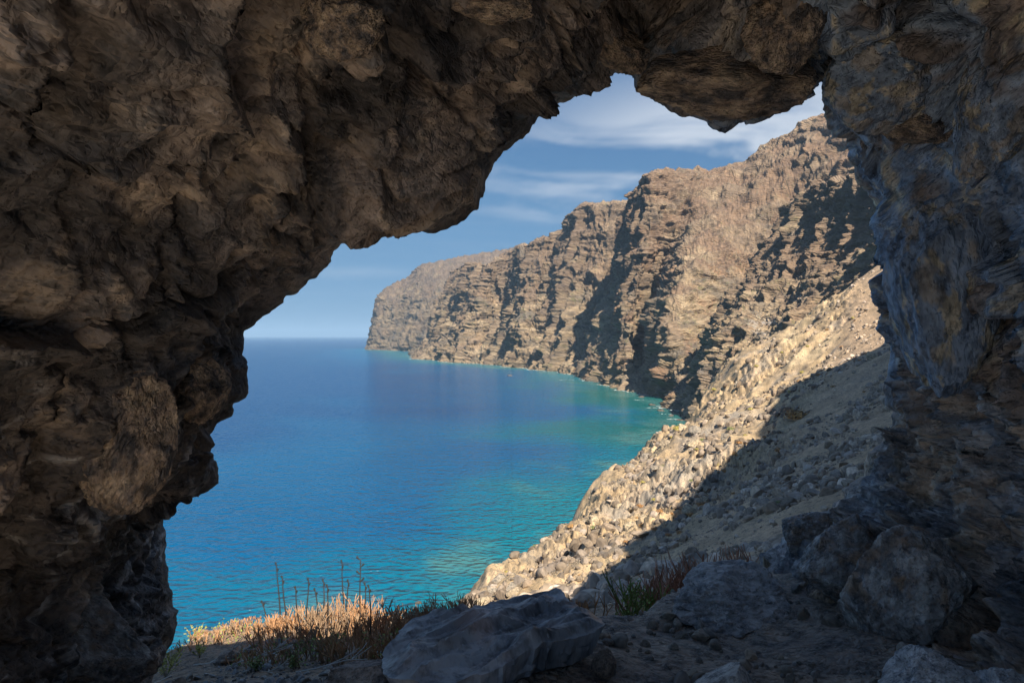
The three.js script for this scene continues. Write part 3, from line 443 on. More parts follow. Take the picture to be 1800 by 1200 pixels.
  const names = [['cave_wall_left', 'dark brown rough cave wall on the left of the mouth'], ['cave_roof', 'dark overhanging cave roof with a hanging rock mass'], ['cave_wall_right', 'blue grey and brown pitted cave wall on the right of the mouth'], ['cave_sill', 'rock sill under the cave floor']];
  const openSide = (g, n, nv, i0) => {                           // added unseen opening, left and behind the viewer, lets fill light in
    const src = g.index.array, keep = []; for (let k = 0; k < src.length; k += 3) { const a = src[k], i = i0 + Math.floor(a / nv), t = rows[a % nv], S = s3[i % N], an = Math.atan2(S.y - CY, S.x - CX), ca = Math.cos(an); if (t > (ca < -0.45 && Math.sin(an) < 0.3 ? 0.47 : 0.74) + 0.05 * noise(i / 40, 2, 5) && ca < 0.62 + 0.1 * noise(i / 25, 7, 1)) continue; keep.push(src[k], src[k + 1], src[k + 2]); } g.setIndex(keep);
  };
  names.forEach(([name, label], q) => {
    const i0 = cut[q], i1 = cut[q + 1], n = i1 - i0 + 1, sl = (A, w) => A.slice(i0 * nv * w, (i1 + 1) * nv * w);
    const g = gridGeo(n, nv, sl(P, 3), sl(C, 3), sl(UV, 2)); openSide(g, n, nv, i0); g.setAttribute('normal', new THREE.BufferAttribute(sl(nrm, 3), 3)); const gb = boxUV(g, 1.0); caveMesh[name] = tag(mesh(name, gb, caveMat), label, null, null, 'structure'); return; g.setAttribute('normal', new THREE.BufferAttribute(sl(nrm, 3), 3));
    tag(mesh(name, g, caveMat), label, null, null, 'structure');
  });
}
console.log('cave ready');

// ---------------------------------------------------------------- the cave floor and the ledge in front of it
function groundAt(x, z) {                                        // height of the ground near the mouth
  const inside = -1.36 - 0.1 * Math.max(0, -z - 1.4) + sstep(1.0, 1.9, x) * 0.10 + fbm(x / 0.9, 4, z / 0.9, 3) * 0.05;
  const edge = lerp(lerp(-2.75, -3.7, sstep(-0.9, 0.3, x)), -4.4, sstep(0.7, 1.3, x)) + noise(x * 1.7, 3, 1) * 0.2;
  const fall = Math.max(0, edge - z), hill = hillHeight(x, z) - 80 - (z > -4.2 ? (z + 4.2) * 0.25 : 0);
  const a = inside - fall * 1.35 + Math.min(fall, 0.3) * 0.5; return Math.max(a, Math.min(hill, inside)) + 80;
}
function floorDetail(x, z) { const W = worley(x / 0.09, 1, z / 0.09); return fbm(x / 0.25, 8, z / 0.25, 3) * 0.022 + (W.f1 < 0.42 ? (0.42 - W.f1) * 0.05 * HV[W.id] : 0); }
{
  const nu = 300, nv = 440, P = new Float32Array(nu * nv * 3), C = new Float32Array(P.length), UV = new Float32Array(nu * nv * 2);
  for (let i = 0; i < nu; i++) for (let j = 0; j < nv; j++) {
    const q = j / (nv - 1), z = 8.4 - q * 18.2, x = lerp(-6.5, 5.6, i / (nu - 1)), k = i * nv + j, o = k * 3, y = groundAt(x, z) + floorDetail(x, z);
    P[o] = x; P[o + 1] = y; P[o + 2] = z; UV[k * 2] = x / 0.9; UV[k * 2 + 1] = z / 0.9;
    const n = fbm(x / 0.6, 2, z / 0.6, 4, 0.6), n2 = fbm(x / 0.1, 5, z / 0.1, 3, 0.6), out = sstep(-4.2, -5.6, z);
    let c = mix3([0.40, 0.33, 0.27], [0.25, 0.215, 0.195], clamp(0.5 + n * 0.9)); c = mix3(c, [0.30, 0.195, 0.115], clamp(out * 0.75 + sstep(0.2, 0.6, n2) * 0.3));
    c = mix3(c, [0.45, 0.405, 0.35], Math.max(sstep(-1.7, -0.9, z) * 0.95, sstep(-1.9, -2.3, x) * sstep(-3.2, -2.4, z)));   // unseen ground paled to bounce sunlight into the cave
    const g = 1 + n2 * 0.35; C[o] = c[0] * g; C[o + 1] = c[1] * g; C[o + 2] = c[2] * g;
  }
  const g = gridGeo(nu, nv, P, C, UV);
  tag(mesh('cave_floor', g, groundMat), 'stony earth floor of the cave running out to the ledge', null, null, 'structure');
}

// ---------------------------------------------------------------- rocks
function rockGeo(seed, detail, { planes = 14, rough = 0.06, crease = 0.5, flat = [1, 1, 1], soft = 0 } = {}) {   // a stone bounded by random planes, then weathered
  const r = rng(seed), pl = []; for (let i = 0; i < planes; i++) { const v = new THREE.Vector3(r() * 2 - 1, r() * 2 - 1, r() * 2 - 1).normalize(); pl.push([v.x, v.y, v.z, 0.62 + r() * 0.34]); }
  let g = new THREE.IcosahedronGeometry(1, detail); const p = g.attributes.position, c = new Float32Array(p.count * 3), uv = new Float32Array(p.count * 2);
  for (let i = 0; i < p.count; i++) {
    const x = p.getX(i), y = p.getY(i), z = p.getZ(i); let R = 1.1; for (const [a, b, e, h] of pl) { const d = a * x + b * y + e * z; if (d > 0.01) R = Math.min(R, h / d); }
    R = lerp(R, 0.85, soft); R *= 1 + fbm(x * 1.7 + seed, y * 1.7, z * 1.7, 2) * rough * 1.2 + fbm(x * 6 + seed, y * 6, z * 6, 3, 0.6) * rough * 0.7;
    p.setXYZ(i, x * R * flat[0], y * R * flat[1], z * R * flat[2]);
    const n = 1 + fbm(x * 3 + seed, y * 3, z * 3, 4, 0.65) * 0.5; c[i * 3] = n; c[i * 3 + 1] = n; c[i * 3 + 2] = n; uv[i * 2] = (x * flat[0] + z * flat[2] * 0.6) * 0.4 + seed * 0.37; uv[i * 2 + 1] = (y * flat[1] + z * flat[2] * 0.5) * 0.4;
  }
  g.setAttribute('color', new THREE.BufferAttribute(c, 3)); g.setAttribute('uv', new THREE.BufferAttribute(uv, 2)); g.deleteAttribute('normal');
  return boxUV(toCreasedNormals(g, crease), 2.6);
}
const rockMats = {};
function rockMat(r, g, b, bump = 0.012, rough = 0.85) { const k = [r, g, b, bump, rough].join(); return rockMats[k] ??= new THREE.MeshStandardMaterial({ color: new THREE.Color().setRGB(r, g, b), vertexColors: true, roughness: rough, map: rockTint, bumpMap: rockBump, bumpScale: bump }); }
function placeRock(name, label, px, py, d, size, turn, geo, mat, sink = 0.25, group) {   // size: half extents in metres; stands on the ground below that point
  const p = at(px, py, d), m = mesh(name, geo, mat); m.scale.set(...size); m.rotation.set(turn[0], turn[1], turn[2]);
  const gy = groundAt(p.x, p.z); m.position.set(p.x, gy + size[1] * (1 - sink) * 0.8, p.z); tag(m, label, 'rock', group); return m;
}
// the broad slab: a split plate of dark basalt with a stepped, rippled face
{
  const O = [[668, 1165, 2.75], [684, 1134, 2.86], [715, 1104, 3.0], [768, 1077, 3.12], [800, 1080, 3.12], [858, 1060, 3.28], [925, 1041, 3.42], [986, 1033, 3.5], [1001, 1058, 3.36], [1030, 1080, 3.22], [1060, 1099, 3.08], [1064, 1107, 3.02], [1012, 1130, 2.87], [930, 1152, 2.72], [872, 1174, 2.62], [800, 1196, 2.53], [720, 1198, 2.53], [674, 1190, 2.62]].map(a => at(...a));
  const n = 150, ring = 46, ctr = O.reduce((s, v) => s.add(v), new THREE.Vector3()).divideScalar(O.length), pts = [], col = [], uv = [], idx = [];
  const len = [0]; for (let i = 0; i < O.length; i++) len.push(len[i] + O[i].distanceTo(O[(i + 1) % O.length]));
  const edge = []; for (let i = 0, k = 0; i < n; i++) { const s = i / n * len[O.length]; while (len[k + 1] < s) k++; edge.push(O[k].clone().lerp(O[(k + 1) % O.length], (s - len[k]) / (len[k + 1] - len[k]))); }
  edge.forEach((v, i) => { const w = noise(v.x * 14, v.z * 14, 2) * 0.025 + noise(v.x * 45, v.z * 45, 7) * 0.01, dx = v.x - ctr.x, dz = v.z - ctr.z, l = Math.hypot(dx, dz); v.x += dx / l * w; v.z += dz / l * w; });
  const relief = (x, z) => { const a = 0.62, u = x * Math.cos(a) - z * Math.sin(a), w = x * Math.sin(a) + z * Math.cos(a); const tilt = Math.pow(ridged(u / 0.9 + 2.3, 0.4, w / 0.42 + 1.1, 2), 1.6) * 0.13 - 0.06 + sstep(0.02, -0.02, w + 2.05 + noise(u * 3, 1, 2) * 0.06) * 0.03; return tilt + fbm(u / 0.4, 3, w / 0.09, 4, 0.6) * 0.022 + fbm(x / 0.3, 3, z / 0.3, 2) * 0.025 + fbm(u / .12, 6, w / .03, 3, .6) * 0.006; };
  const put = (v, dy, edgeDark) => { pts.push(v.x, v.y + dy, v.z); const g = 1 + fbm(v.x * 5, v.y * 5, v.z * 5, 3) * 0.45, br = sstep(0.2, 0.6, fbm(v.x * 3 + 4, 1, v.z * 3, 3)); col.push(g * (1 + br * 0.25), g, g * (1 - br * 0.1)); uv.push(v.x * 0.8 + v.y * 0.3, v.z * 0.8 + v.y * 0.5); };
  const v = new THREE.Vector3();
  for (let j = 0; j <= ring; j++) for (let i = 0; i < n; i++) { const t = j / ring; v.copy(ctr).lerp(edge[i], t); put(v, relief(v.x, v.z) * (1 - 0.6 * sstep(0.85, 1, t))); }
  for (let j = 1; j <= 8; j++) for (let i = 0; i < n; i++) { const t = j / 8; v.copy(edge[i]).lerp(ctr, t * 0.14 + noise(i * 0.35, j * 0.9, 3) * 0.025 + noise(i * 0.11, j * 0.4, 9) * 0.05 * t); put(v, -0.13 * t - relief(edge[i].x, edge[i].z) * -0.4 + noise(i * 0.5, j, 6) * 0.012); }
  for (let i = 0; i < n; i++) { v.copy(edge[i]).lerp(ctr, 0.6); put(v, -0.17); }
  const rowsN = ring + 10; for (let j = 0; j < rowsN - 1; j++) for (let i = 0; i < n; i++) { const a = j * n + i, b = j * n + (i + 1) % n, c = a + n, d = b + n; idx.push(a, b, c, b, d, c); }
  let g = new THREE.BufferGeometry(); g.setAttribute('position', new THREE.Float32BufferAttribute(pts, 3)); g.setAttribute('color', new THREE.Float32BufferAttribute(col, 3)); g.setAttribute('uv', new THREE.Float32BufferAttribute(uv, 2)); g.setIndex(idx); g = toCreasedNormals(g, 0.5);
  tag(mesh('basalt_slab', g, rockMat(0.32, 0.34, 0.37, 0.008, 0.45)), 'broad split slab of dark basalt lying on the cave floor', 'rock');
}
placeRock('rock_block', 'squared dark rock wedged under the left end of the broad slab', 622, 1190, 2.75, [0.15, 0.10, 0.11], [0.1, 0.35, 0.28], rockGeo(11, 22, { planes: 9, rough: 0.05 }), rockMat(0.36, 0.33, 0.31));
placeRock('rounded_stone', 'rounded brown stone leaning in front of the broad slab', 945, 1185, 2.35, [0.095, 0.12, 0.09], [0.2, 0.4, -0.3], rockGeo(12, 20, { planes: 20, rough: 0.07, soft: 0.3 }), rockMat(0.4, 0.33, 0.28), 0.2);
{ // the pitted boulder at the mouth, undercut on its right
  const g = rockGeo(31, 44, { planes: 13, rough: 0.05, flat: [1, 1, 1], crease: 0.9 }), p = g.attributes.position;
  for (let i = 0; i < p.count; i++) { const x = p.getX(i), y = p.getY(i), z = p.getZ(i); const W = worley(x * 6, y * 6, z * 6), s = 1 - sstep(0.4, 0.1, W.f1) * 0.045 + fbm(x * 9, y * 9, z * 9, 3) * 0.03; const lift = y < -0.1 ? sstep(-0.1, 0.9, x) * (-0.1 - y) * 0.85 : 0; p.setXYZ(i, x * s, y * s + lift, z * s); }
  g.computeVertexNormals(); const m = mesh('pitted_boulder', toCreasedNormals(g, 1.0), rockMat(0.36, 0.34, 0.33)); const c = at(1308, 1062, 3.75); m.position.copy(c); m.scale.set(0.4, 0.185, 0.34); m.rotation.set(0.12, 0.2, 0.06);
  m.position.y = c.y - 0.01; tag(m, 'dark pitted boulder lying across the cave mouth, undercut on the right', 'rock');
}
placeRock('angular_rock', 'pale grey angular rock with one flat face, below the pitted boulder', 1285, 1185, 2.55, [0.16, 0.13, 0.13], [0.25, 0.75, 0.2], rockGeo(44, 20, { planes: 7, rough: 0.03 }), rockMat(0.46, 0.46, 0.45), 0.2);
placeRock('flat_stone', 'cracked flat grey stone at the foot of the right wall', 1470, 1200, 2.5, [0.14, 0.06, 0.12], [0, 0.3, 0.08], rockGeo(45, 18, { planes: 12, rough: 0.05 }), rockMat(0.44, 0.42, 0.41), 0.1);
placeRock('rough_rock', 'rough blue grey rock standing under the dark hollow of the right wall', 1640, 1185, 2.4, [0.16, 0.16, 0.14], [0.1, 0.2, 0], rockGeo(46, 24, { planes: 11, rough: 0.09 }), rockMat(0.45, 0.47, 0.5), 0.15);
placeRock('corner_rock', 'layered blue grey rock in the bottom right corner', 1775, 1200, 2.3, [0.12, 0.1, 0.13], [0, 0.5, -0.1], rockGeo(47, 20, { planes: 10, rough: 0.06 }), rockMat(0.43, 0.46, 0.5), 0.1);
placeRock('lip_stone', 'small dark boulder on the lip of the cave floor beside the green bush', 1088, 1055, 4.1, [0.09, 0.07, 0.07], [0, 0.4, 0], rockGeo(48, 14, { planes: 12 }), rockMat(0.2, 0.185, 0.18), 0.2);
placeRock('upright_stone', 'thin pale stone standing upright against the right wall', 1349, 1000, 4.75, [0.028, 0.15, 0.03], [0, 0.2, 0.12], rockGeo(49, 10, { planes: 9, rough: 0.03 }), rockMat(0.45, 0.36, 0.26), 0);
placeRock('lodged_boulder', 'dark boulder lodged at the outer foot of the right wall', 1395, 985, 4.75, [0.2, 0.2, 0.2], [0.2, 0.9, 0.1], rockGeo(50, 22, { planes: 14, rough: 0.07 }), rockMat(0.34, 0.31, 0.3), 0.1);
placeRock('red_stone', 'reddish stone on the brow of the ledge beside the left wall', 362, 1117, 8.6, [0.2, 0.1, 0.13], [0, 0.2, -0.1], rockGeo(51, 12, { planes: 9 }), rockMat(0.36, 0.23, 0.16), 0.2);
placeRock('ledge_stone', 'brown stone among the dead branches on the ledge', 398, 1172, 6.4, [0.12, 0.08, 0.09], [0, 0.6, 0.3], rockGeo(52, 12, { planes: 9 }), rockMat(0.32, 0.23, 0.17), 0.2);
placeRock('pointed_stone', 'small pointed black stone on the floor below the slab', 1050, 1188, 2.6, [0.045, 0.055, 0.035], [0.1, 0.2, 0.5], rockGeo(53, 10, { planes: 7, rough: 0.03 }), rockMat(0.2, 0.2, 0.21), 0);
placeRock('shaded_stone', 'round brown stone in the shade behind the slab point', 1062, 1150, 2.9, [0.07, 0.065, 0.06], [0.1, 0.2, 0.5], rockGeo(54, 12, { planes: 16, soft: 0.3 }), rockMat(0.26, 0.21, 0.17), 0.2);

// boulders bedded in the cave walls and roof: x, y, half width, half height in the photograph; how deep they are bedded; turn; colours
{
  const rc = new THREE.Raycaster(); scene.updateMatrixWorld(true);
  const blue = (x, y, z, n) => { const a = fbm(x * 2.2 + 3, y * 2.2, z * 2.2, 4, 0.6), b = fbm(x * 3.1, y * 3.1 + 6, z * 3.1, 4, 0.6); let c = mix3([0.30, 0.37, 0.47], [0.42, 0.38, 0.34], sstep(0.0, 0.35, a)); if (b > 0.36) c = mix3(c, [0.66, 0.56, 0.4], 0.9); return c.map(e => e * n); };
  const brown = (x, y, z, n) => { const a = fbm(x * 2.5, y * 2.5, z * 2.5 + 4, 4, 0.6); return mix3([0.42, 0.31, 0.23], a > 0 ? [0.56, 0.42, 0.29] : [0.13, 0.115, 0.11], clamp(Math.abs(a) * 2)).map(e => e * n); };
  const grey = (x, y, z, n) => { const a = fbm(x * 3, y * 3, z * 3 + 1, 4, 0.65); return mix3([0.30, 0.28, 0.275], a > 0 ? [0.5, 0.48, 0.46] : [0.36, 0.26, 0.19], clamp(Math.abs(a) * 1.6)).map(e => e * n); };
  const mat = new THREE.MeshStandardMaterial({ vertexColors: true, roughness: 0.72, map: rockTint, bumpMap: rockBump, bumpScale: 0.03 });
  for (const [wall, name, px, py, w, h, bed, tu, seed, planes, soft, paint] of [
    ['cave_wall_right', 'smooth_bulge', 1655, 505, 98, 185, 0.45, -0.12, 131, 22, 0.45, blue], ['cave_wall_right', 'bedded_boulder', 1560, 130, 112, 105, 0.5, 0.1, 132, 18, 0.4, blue], ['cave_wall_right', 'bedded_boulder', 1755, 200, 70, 120, 0.5, 0.2, 133, 12, 0.25, blue],
    ['cave_wall_right', 'bedded_boulder', 1495, 985, 80, 70, 0.45, 0.3, 134, 13, 0.2, grey], ['cave_wall_right', 'bedded_boulder', 1590, 1055, 100, 115, 0.5, -0.1, 135, 13, 0.25, grey], ['cave_wall_right', 'bedded_boulder', 1455, 1080, 48, 80, 0.5, 0.1, 136, 12, 0.2, brown], ['cave_wall_right', 'bedded_boulder', 1430, 935, 48, 42, 0.5, 0.2, 137, 12, 0.2, grey], ['cave_wall_right', 'bedded_boulder', 1620, 222, 62, 34, 0.5, 0.15, 138, 12, 0.2, brown],
    ['cave_roof', 'ceiling_block', 601, 34, 62, 56, 0.35, 0.03, 139, 6, 0, brown], ['cave_roof', 'hanging_rock', 1270, 140, 132, 58, 0.5, 0.04, 140, 9, 0.05, brown], ['cave_roof', 'ceiling_block', 868, 2, 82, 34, 0.4, 0.12, 141, 9, 0.1, brown], ['cave_roof', 'ceiling_block', 1085, 82, 52, 34, 0.45, 0.6, 142, 8, 0.05, brown], ['cave_roof', 'ceiling_block', 1375, 45, 60, 70, 0.5, 0.1, 143, 8, 0.1, brown],
    ['cave_wall_left', 'bedded_boulder', 335, 520, 62, 50, 0.5, -0.5, 144, 10, 0.1, brown], ['cave_wall_left', 'bedded_boulder', 215, 770, 80, 130, 0.55, 0.2, 145, 12, 0.25, brown], ['cave_wall_left', 'bedded_boulder', 150, 1130, 130, 75, 0.5, 0.55, 146, 10, 0.1, grey], ['cave_wall_left', 'bedded_boulder', 335, 690, 60, 70, 0.5, 0, 147, 12, 0.2, brown], ['cave_wall_left', 'bedded_boulder', 340, 280, 42, 48, 0.5, 0.3, 148, 9, 0.1, brown]]) {
    const dir = at(px, py, 1).sub(EYE).normalize(); rc.set(EYE, dir); const hit = rc.intersectObject(caveMesh[wall], false)[0]; if (!hit) continue;
    const d = hit.distance * -dir.z, sx = w / FPX * d, sy = h / FPX * d, sz = Math.min(sx, sy) * 0.85, g = rockGeo(seed, 30, { planes, rough: 0.055, soft, crease: 0.9 }), p = g.attributes.position, c = g.attributes.color;
    for (let i = 0; i < p.count; i++) { const x = p.getX(i), y = p.getY(i), z = p.getZ(i), W = worley(x * 5 + seed, y * 5, z * 5), s = 1 + fbm(x * 8, y * 8, z * 8 + seed, 4, 0.6) * 0.03 - (HV[W.id] > 0.5 ? sstep(0.35, 0.1, W.f1) * 0.03 : 0); p.setXYZ(i, x * s, y * s, z * s); const q = paint(x + seed, y, z, c.getX(i)); c.setXYZ(i, q[0], q[1], q[2]); }
    const gg = g.clone(); gg.deleteAttribute('normal'); const m = mesh(name, toCreasedNormals(gg, 0.9), mat, caveMesh[wall]); m.scale.set(sx * 1.12, sy * 1.12, sz * 1.12); m.rotation.z = -tu; m.position.copy(EYE).addScaledVector(dir, hit.distance + sz * (bed - 0.15));
  }
}

// pebbles and chips over the floor, stones over the hillside: far too many to count
const chipGeo = [61, 62, 63].map(s => rockGeo(s, 3, { planes: 7, rough: 0.03, crease: 0.2 }));
const chipMat = new THREE.MeshStandardMaterial({ vertexColors: true, roughness: 0.9 });
function scatter(name, label, list, geo) {
  const m = new THREE.InstancedMesh(geo, chipMat, list.length), q = new THREE.Quaternion(), e = new THREE.Euler(), M = new THREE.Matrix4(), c = new THREE.Color();
  list.forEach(([x, y, z, s, rx, ry, rz, fx, fy, r, g, b], i) => { e.set(rx, ry, rz); q.setFromEuler(e); M.compose(new THREE.Vector3(x, y, z), q, new THREE.Vector3(s * fx, s * fy, s)); m.setMatrixAt(i, M); m.setColorAt(i, c.setRGB(r, g, b)); });
  m.name = numbered(name); m.castShadow = m.receiveShadow = true; scene.add(m); tag(m, label, null, null, 'stuff');
}
{
  const r = rng(5), L = [[], [], []];
  for (let i = 0; i < 5200; i++) {
    const x = lerp(-3, 3.2, r()), z = lerp(-7.5, -1.6, r()); const s = 0.006 + 0.035 * Math.pow(r(), 5) + 0.008 * r(), t = r(), k = 0.14 + 0.22 * r() * r();
    if (noise(x * 1.4, 2, z * 1.4) < -0.25 + r() * 0.3) continue;
    L[i % 3].push([x, groundAt(x, z) + floorDetail(x, z) + s * 0.2, z, s, r() * 6, r() * 6, r() * 6, 0.8 + r() * 0.7, 0.5 + r() * 0.5, k * (1.05 + 0.15 * t), k, k * (0.97 - 0.2 * t)]);
  }
  L.forEach((l, i) => scatter('gravel', ['dark pebbles strewn over the cave floor', 'brown chips strewn over the cave floor', 'grey grit strewn over the cave floor'][i], l, chipGeo[i]));
}
{
  const r = rng(6), L = [[], [], []];
  for (let i = 0; i < 90000; i++) {
    const rr = 9 * Math.pow(30, Math.sqrt(r())), az = lerp(-0.12, 0.6, r()), x = rr * Math.sin(az), z = -rr * Math.cos(az); if (x < brink(z) - 1) continue;
    const sc = sstep(-4, 4, x - screeX(z)), n = noise(x / 7, 3, z / 7) + 0.5 * noise(x / 2, 5, z / 2); if (n < -0.1 - 0.2 * sc + r() * 0.35 || (noise(x / 19 + 4, 2, z / 19) + 0.4 * noise(x / 5, 2, z / 5) < -0.12 && r() < 0.9)) continue;
    const s = (0.02 + 0.045 * r() + 0.42 * Math.pow(r(), 10)) * (0.5 + Math.min(1.0, rr / 110)), y = hillHeight(x, z), t = r(), k = (0.10 + 0.24 * r() * r()) * (1 + 0.6 * sc);  // stones on the scree coloured lighter to lift the shade there
    L[i % 3].push([x, y + s * 0.15, z, s, r() * 6, r() * 6, r() * 6, 0.8 + r() * 0.8, 0.5 + r() * 0.5, k * 1.18, k * (0.98 - 0.08 * t), k * (0.82 - 0.18 * t)]);
  }
  for (let i = 0; i < 13000; i++) {                               // blocks broken from the outcrops
    const rr = 40 * Math.pow(6.4, r()), az = lerp(-0.08, 0.58, r()), x = rr * Math.sin(az), z = -rr * Math.cos(az); if (x < brink(z) - 1) continue;
    const sc = sstep(-4, 4, x - screeX(z)), n = noise(x / 9, 6, z / 9) + 0.6 * noise(x / 3, 9, z / 3); if (n < 0.15 + 0.4 * sc + r() * 0.3) continue;
    const s = (0.14 + 0.5 * Math.pow(r(), 3)) * (0.5 + Math.min(1.3, rr / 130)), y = hillHeight(x, z), t = r(), k = 0.11 + 0.22 * r() * r();
    L[i % 3].push([x, y + s * 0.1, z, s, r() * 6, r() * 6, r() * 6, 0.8 + r() * 0.9, 0.5 + r() * 0.6, k * 1.2, k * (0.96 - 0.08 * t), k * (0.76 - 0.16 * t)]);
  }
  L.forEach((l, i) => scatter('scree_stones', ['angular tan stones covering the hillside', 'brown rubble covering the hillside', 'grey stones covering the hillside'][i], l, chipGeo[i]));
}
{ // boulders one can pick out on the hillside
  const r = rng(8), geos = [71, 72, 73, 74].map(s => rockGeo(s, 9, { planes: 11, rough: 0.08, crease: 0.45 })), mats = [rockMat(0.33, 0.26, 0.18, 0.03), rockMat(0.38, 0.3, 0.2, 0.03), rockMat(0.26, 0.22, 0.175, 0.03)];
  let n = 0;
  for (let i = 0; i < 4000 && n < 110; i++) {
    const rr = 26 * Math.pow(9.2, r()), az = lerp(-0.06, 0.55, r()), x = rr * Math.sin(az), z = -rr * Math.cos(az); if (x < brink(z) + 0.5) continue;
    const sc = x - screeX(z) > 0; if (sc && r() > 0.12) continue; if (noise(x / 12, 8, z / 12) < 0.0) continue;
    const s = (0.22 + 0.6 * Math.pow(r(), 2.5)) * Math.pow(rr / 60, 0.7), m = mesh('hillside_boulder', geos[n % 4], mats[n % 3]); m.scale.set(s * (0.9 + r() * 0.6), s * (0.6 + r() * 0.4), s); m.rotation.set(r() * 0.6, r() * 6, r() * 0.6); m.position.set(x, hillHeight(x, z) + s * 0.1, z);
    tag(m, 'weathered tan boulder half buried in the stony hillside', 'boulder', 'boulders scattered over the hillside'); n++;
  }
}
console.log('rocks ready');

// ---------------------------------------------------------------- plants
class Twigs {                                                    // collects thin tapering stems into one mesh
  constructor() { this.p = []; this.c = []; this.n = []; this.i = []; }
  tube(pts, r0, r1, ca, cb, sides = 3) {
    const b = this.p.length / 3, d = new THREE.Vector3(), u = new THREE.Vector3(), w = new THREE.Vector3();
    pts.forEach((q, k) => {
      const t = k / (pts.length - 1), r = lerp(r0, r1, t); d.copy(pts[Math.min(k + 1, pts.length - 1)]).sub(pts[Math.max(k - 1, 0)]).normalize(); u.set(0.31, 0.2, 0.93).cross(d).normalize(); w.copy(d).cross(u);
      for (let s = 0; s < sides; s++) { const a = s / sides * 6.2832, x = u.x * Math.cos(a) + w.x * Math.sin(a), y = u.y * Math.cos(a) + w.y * Math.sin(a), z = u.z * Math.cos(a) + w.z * Math.sin(a); this.p.push(q.x + x * r, q.y + y * r, q.z + z * r); this.n.push(x, y, z); this.c.push(lerp(ca[0], cb[0], t), lerp(ca[1], cb[1], t), lerp(ca[2], cb[2], t)); }
      if (k) for (let s = 0; s < sides; s++) { const A = b + (k - 1) * sides + s, B = b + (k - 1) * sides + (s + 1) % sides; this.i.push(A, B, A + sides, B, B + sides, A + sides); }
    });
  }
  leaf(x, y, z, s, nx, ny, nz, c) { const b = this.p.length / 3, N = new THREE.Vector3(nx, ny, nz).normalize(), U = new THREE.Vector3(0.3, 0.9, 0.1).cross(N).normalize(), V = N.clone().cross(U); for (const [a, e] of [[-1, -0.6], [1, -0.6], [0, 1.3]]) { this.p.push(x + (U.x * a + V.x * e) * s, y + (U.y * a + V.y * e) * s, z + (U.z * a + V.z * e) * s); this.n.push(N.x, N.y, N.z); this.c.push(...c); } this.i.push(b, b + 1, b + 2); }
  geo() { const g = new THREE.BufferGeometry(); g.setAttribute('position', new THREE.Float32BufferAttribute(this.p, 3)); g.setAttribute('normal', new THREE.Float32BufferAttribute(this.n, 3)); g.setAttribute('color', new THREE.Float32BufferAttribute(this.c, 3)); g.setIndex(this.i); return g; }
}
const twigMat = new THREE.MeshStandardMaterial({ vertexColors: true, roughness: 0.9 });
function grow(T, r, p, dir, len, rad, depth, ca, cb, up = 0.35) { // a forking stem
  const pts = [p.clone()], d = dir.clone(), q = p.clone(), n = 3;
  for (let k = 0; k < n; k++) { d.x += (r() - 0.5) * 0.5; d.z += (r() - 0.5) * 0.5; d.y += up * 0.3; d.normalize(); q.addScaledVector(d, len / n); pts.push(q.clone()); }
  T.tube(pts, rad, rad * 0.75, ca, cb);
  if (depth > 0) { const k = 2 + (r() > 0.55 ? 1 : 0); for (let i = 0; i < k; i++) { const e = d.clone().add(new THREE.Vector3((r() - 0.5) * 1.3, 0.1, (r() - 0.5) * 1.3)).normalize(); grow(T, r, q, e, len * (0.6 + r() * 0.35), rad * 0.75, depth - 1, cb, cb, up); } }
}
function dryShrub(name, label, category, px, d, topPy, width, seed, ca, cb, stems = 34, group, green = 0) {
  const r = rng(seed), b = at(px, 600, d), gy = groundAt(b.x, b.z), H = Math.max(0.18, at(px, topPy, d).y - gy), g = new THREE.Group(); g.name = numbered(name); g.position.set(b.x, gy - 0.02, b.z); scene.add(g); tag(g, label, category, group);
  const T = new Twigs();
  for (let i = 0; i < stems; i++) {
    const a = r() * 6.28, rd = Math.sqrt(r()) * width, ox = Math.cos(a) * rd, oz = Math.sin(a) * rd, h = H * (0.55 + 0.45 * r()) * (1 - 0.35 * rd / width), v = 0.75 + r() * 0.5;
    const yy = groundAt(b.x + ox, b.z + oz) - gy; T.tube([new THREE.Vector3(0, -0.07, 0), new THREE.Vector3(ox * 0.5, yy * 0.5 - 0.05, oz * 0.5), new THREE.Vector3(ox, yy, oz)], 0.008, 0.005, ca, ca); grow(T, r, new THREE.Vector3(ox, yy, oz), new THREE.Vector3(Math.cos(a) * 0.35 * rd / width + (r() - 0.5) * 0.4, 1, Math.sin(a) * 0.35 * rd / width + (r() - 0.5) * 0.4).normalize(), h * 0.54, 0.0072 + r() * 0.003, 2, ca.map(c => c * v), cb.map(c => c * v));
  }
  mesh('stems', T.geo(), twigMat, g);
  if (green) { const F = new Twigs(); for (let i = 0; i < green; i++) { const a = r() * 6.28, rd = Math.sqrt(r()) * width, x = Math.cos(a) * rd, z = Math.sin(a) * rd, y = H * (0.25 + 0.75 * r()) * (1 - 0.3 * rd / width), v = 0.7 + r() * 0.6; F.leaf(x, y, z, 0.012, r() - 0.5, r() - 0.2, r() - 0.5, [0.2 * v, 0.25 * v, 0.055 * v]); } mesh('foliage', F.geo(), leafMat, g); }
  return g;
}
const leafMat = new THREE.MeshPhysicalMaterial({ vertexColors: true, roughness: 0.85, side: THREE.DoubleSide });
const rustA = [0.24, 0.155, 0.1], rustB = [0.46, 0.25, 0.125], greyA = [0.22, 0.18, 0.15];
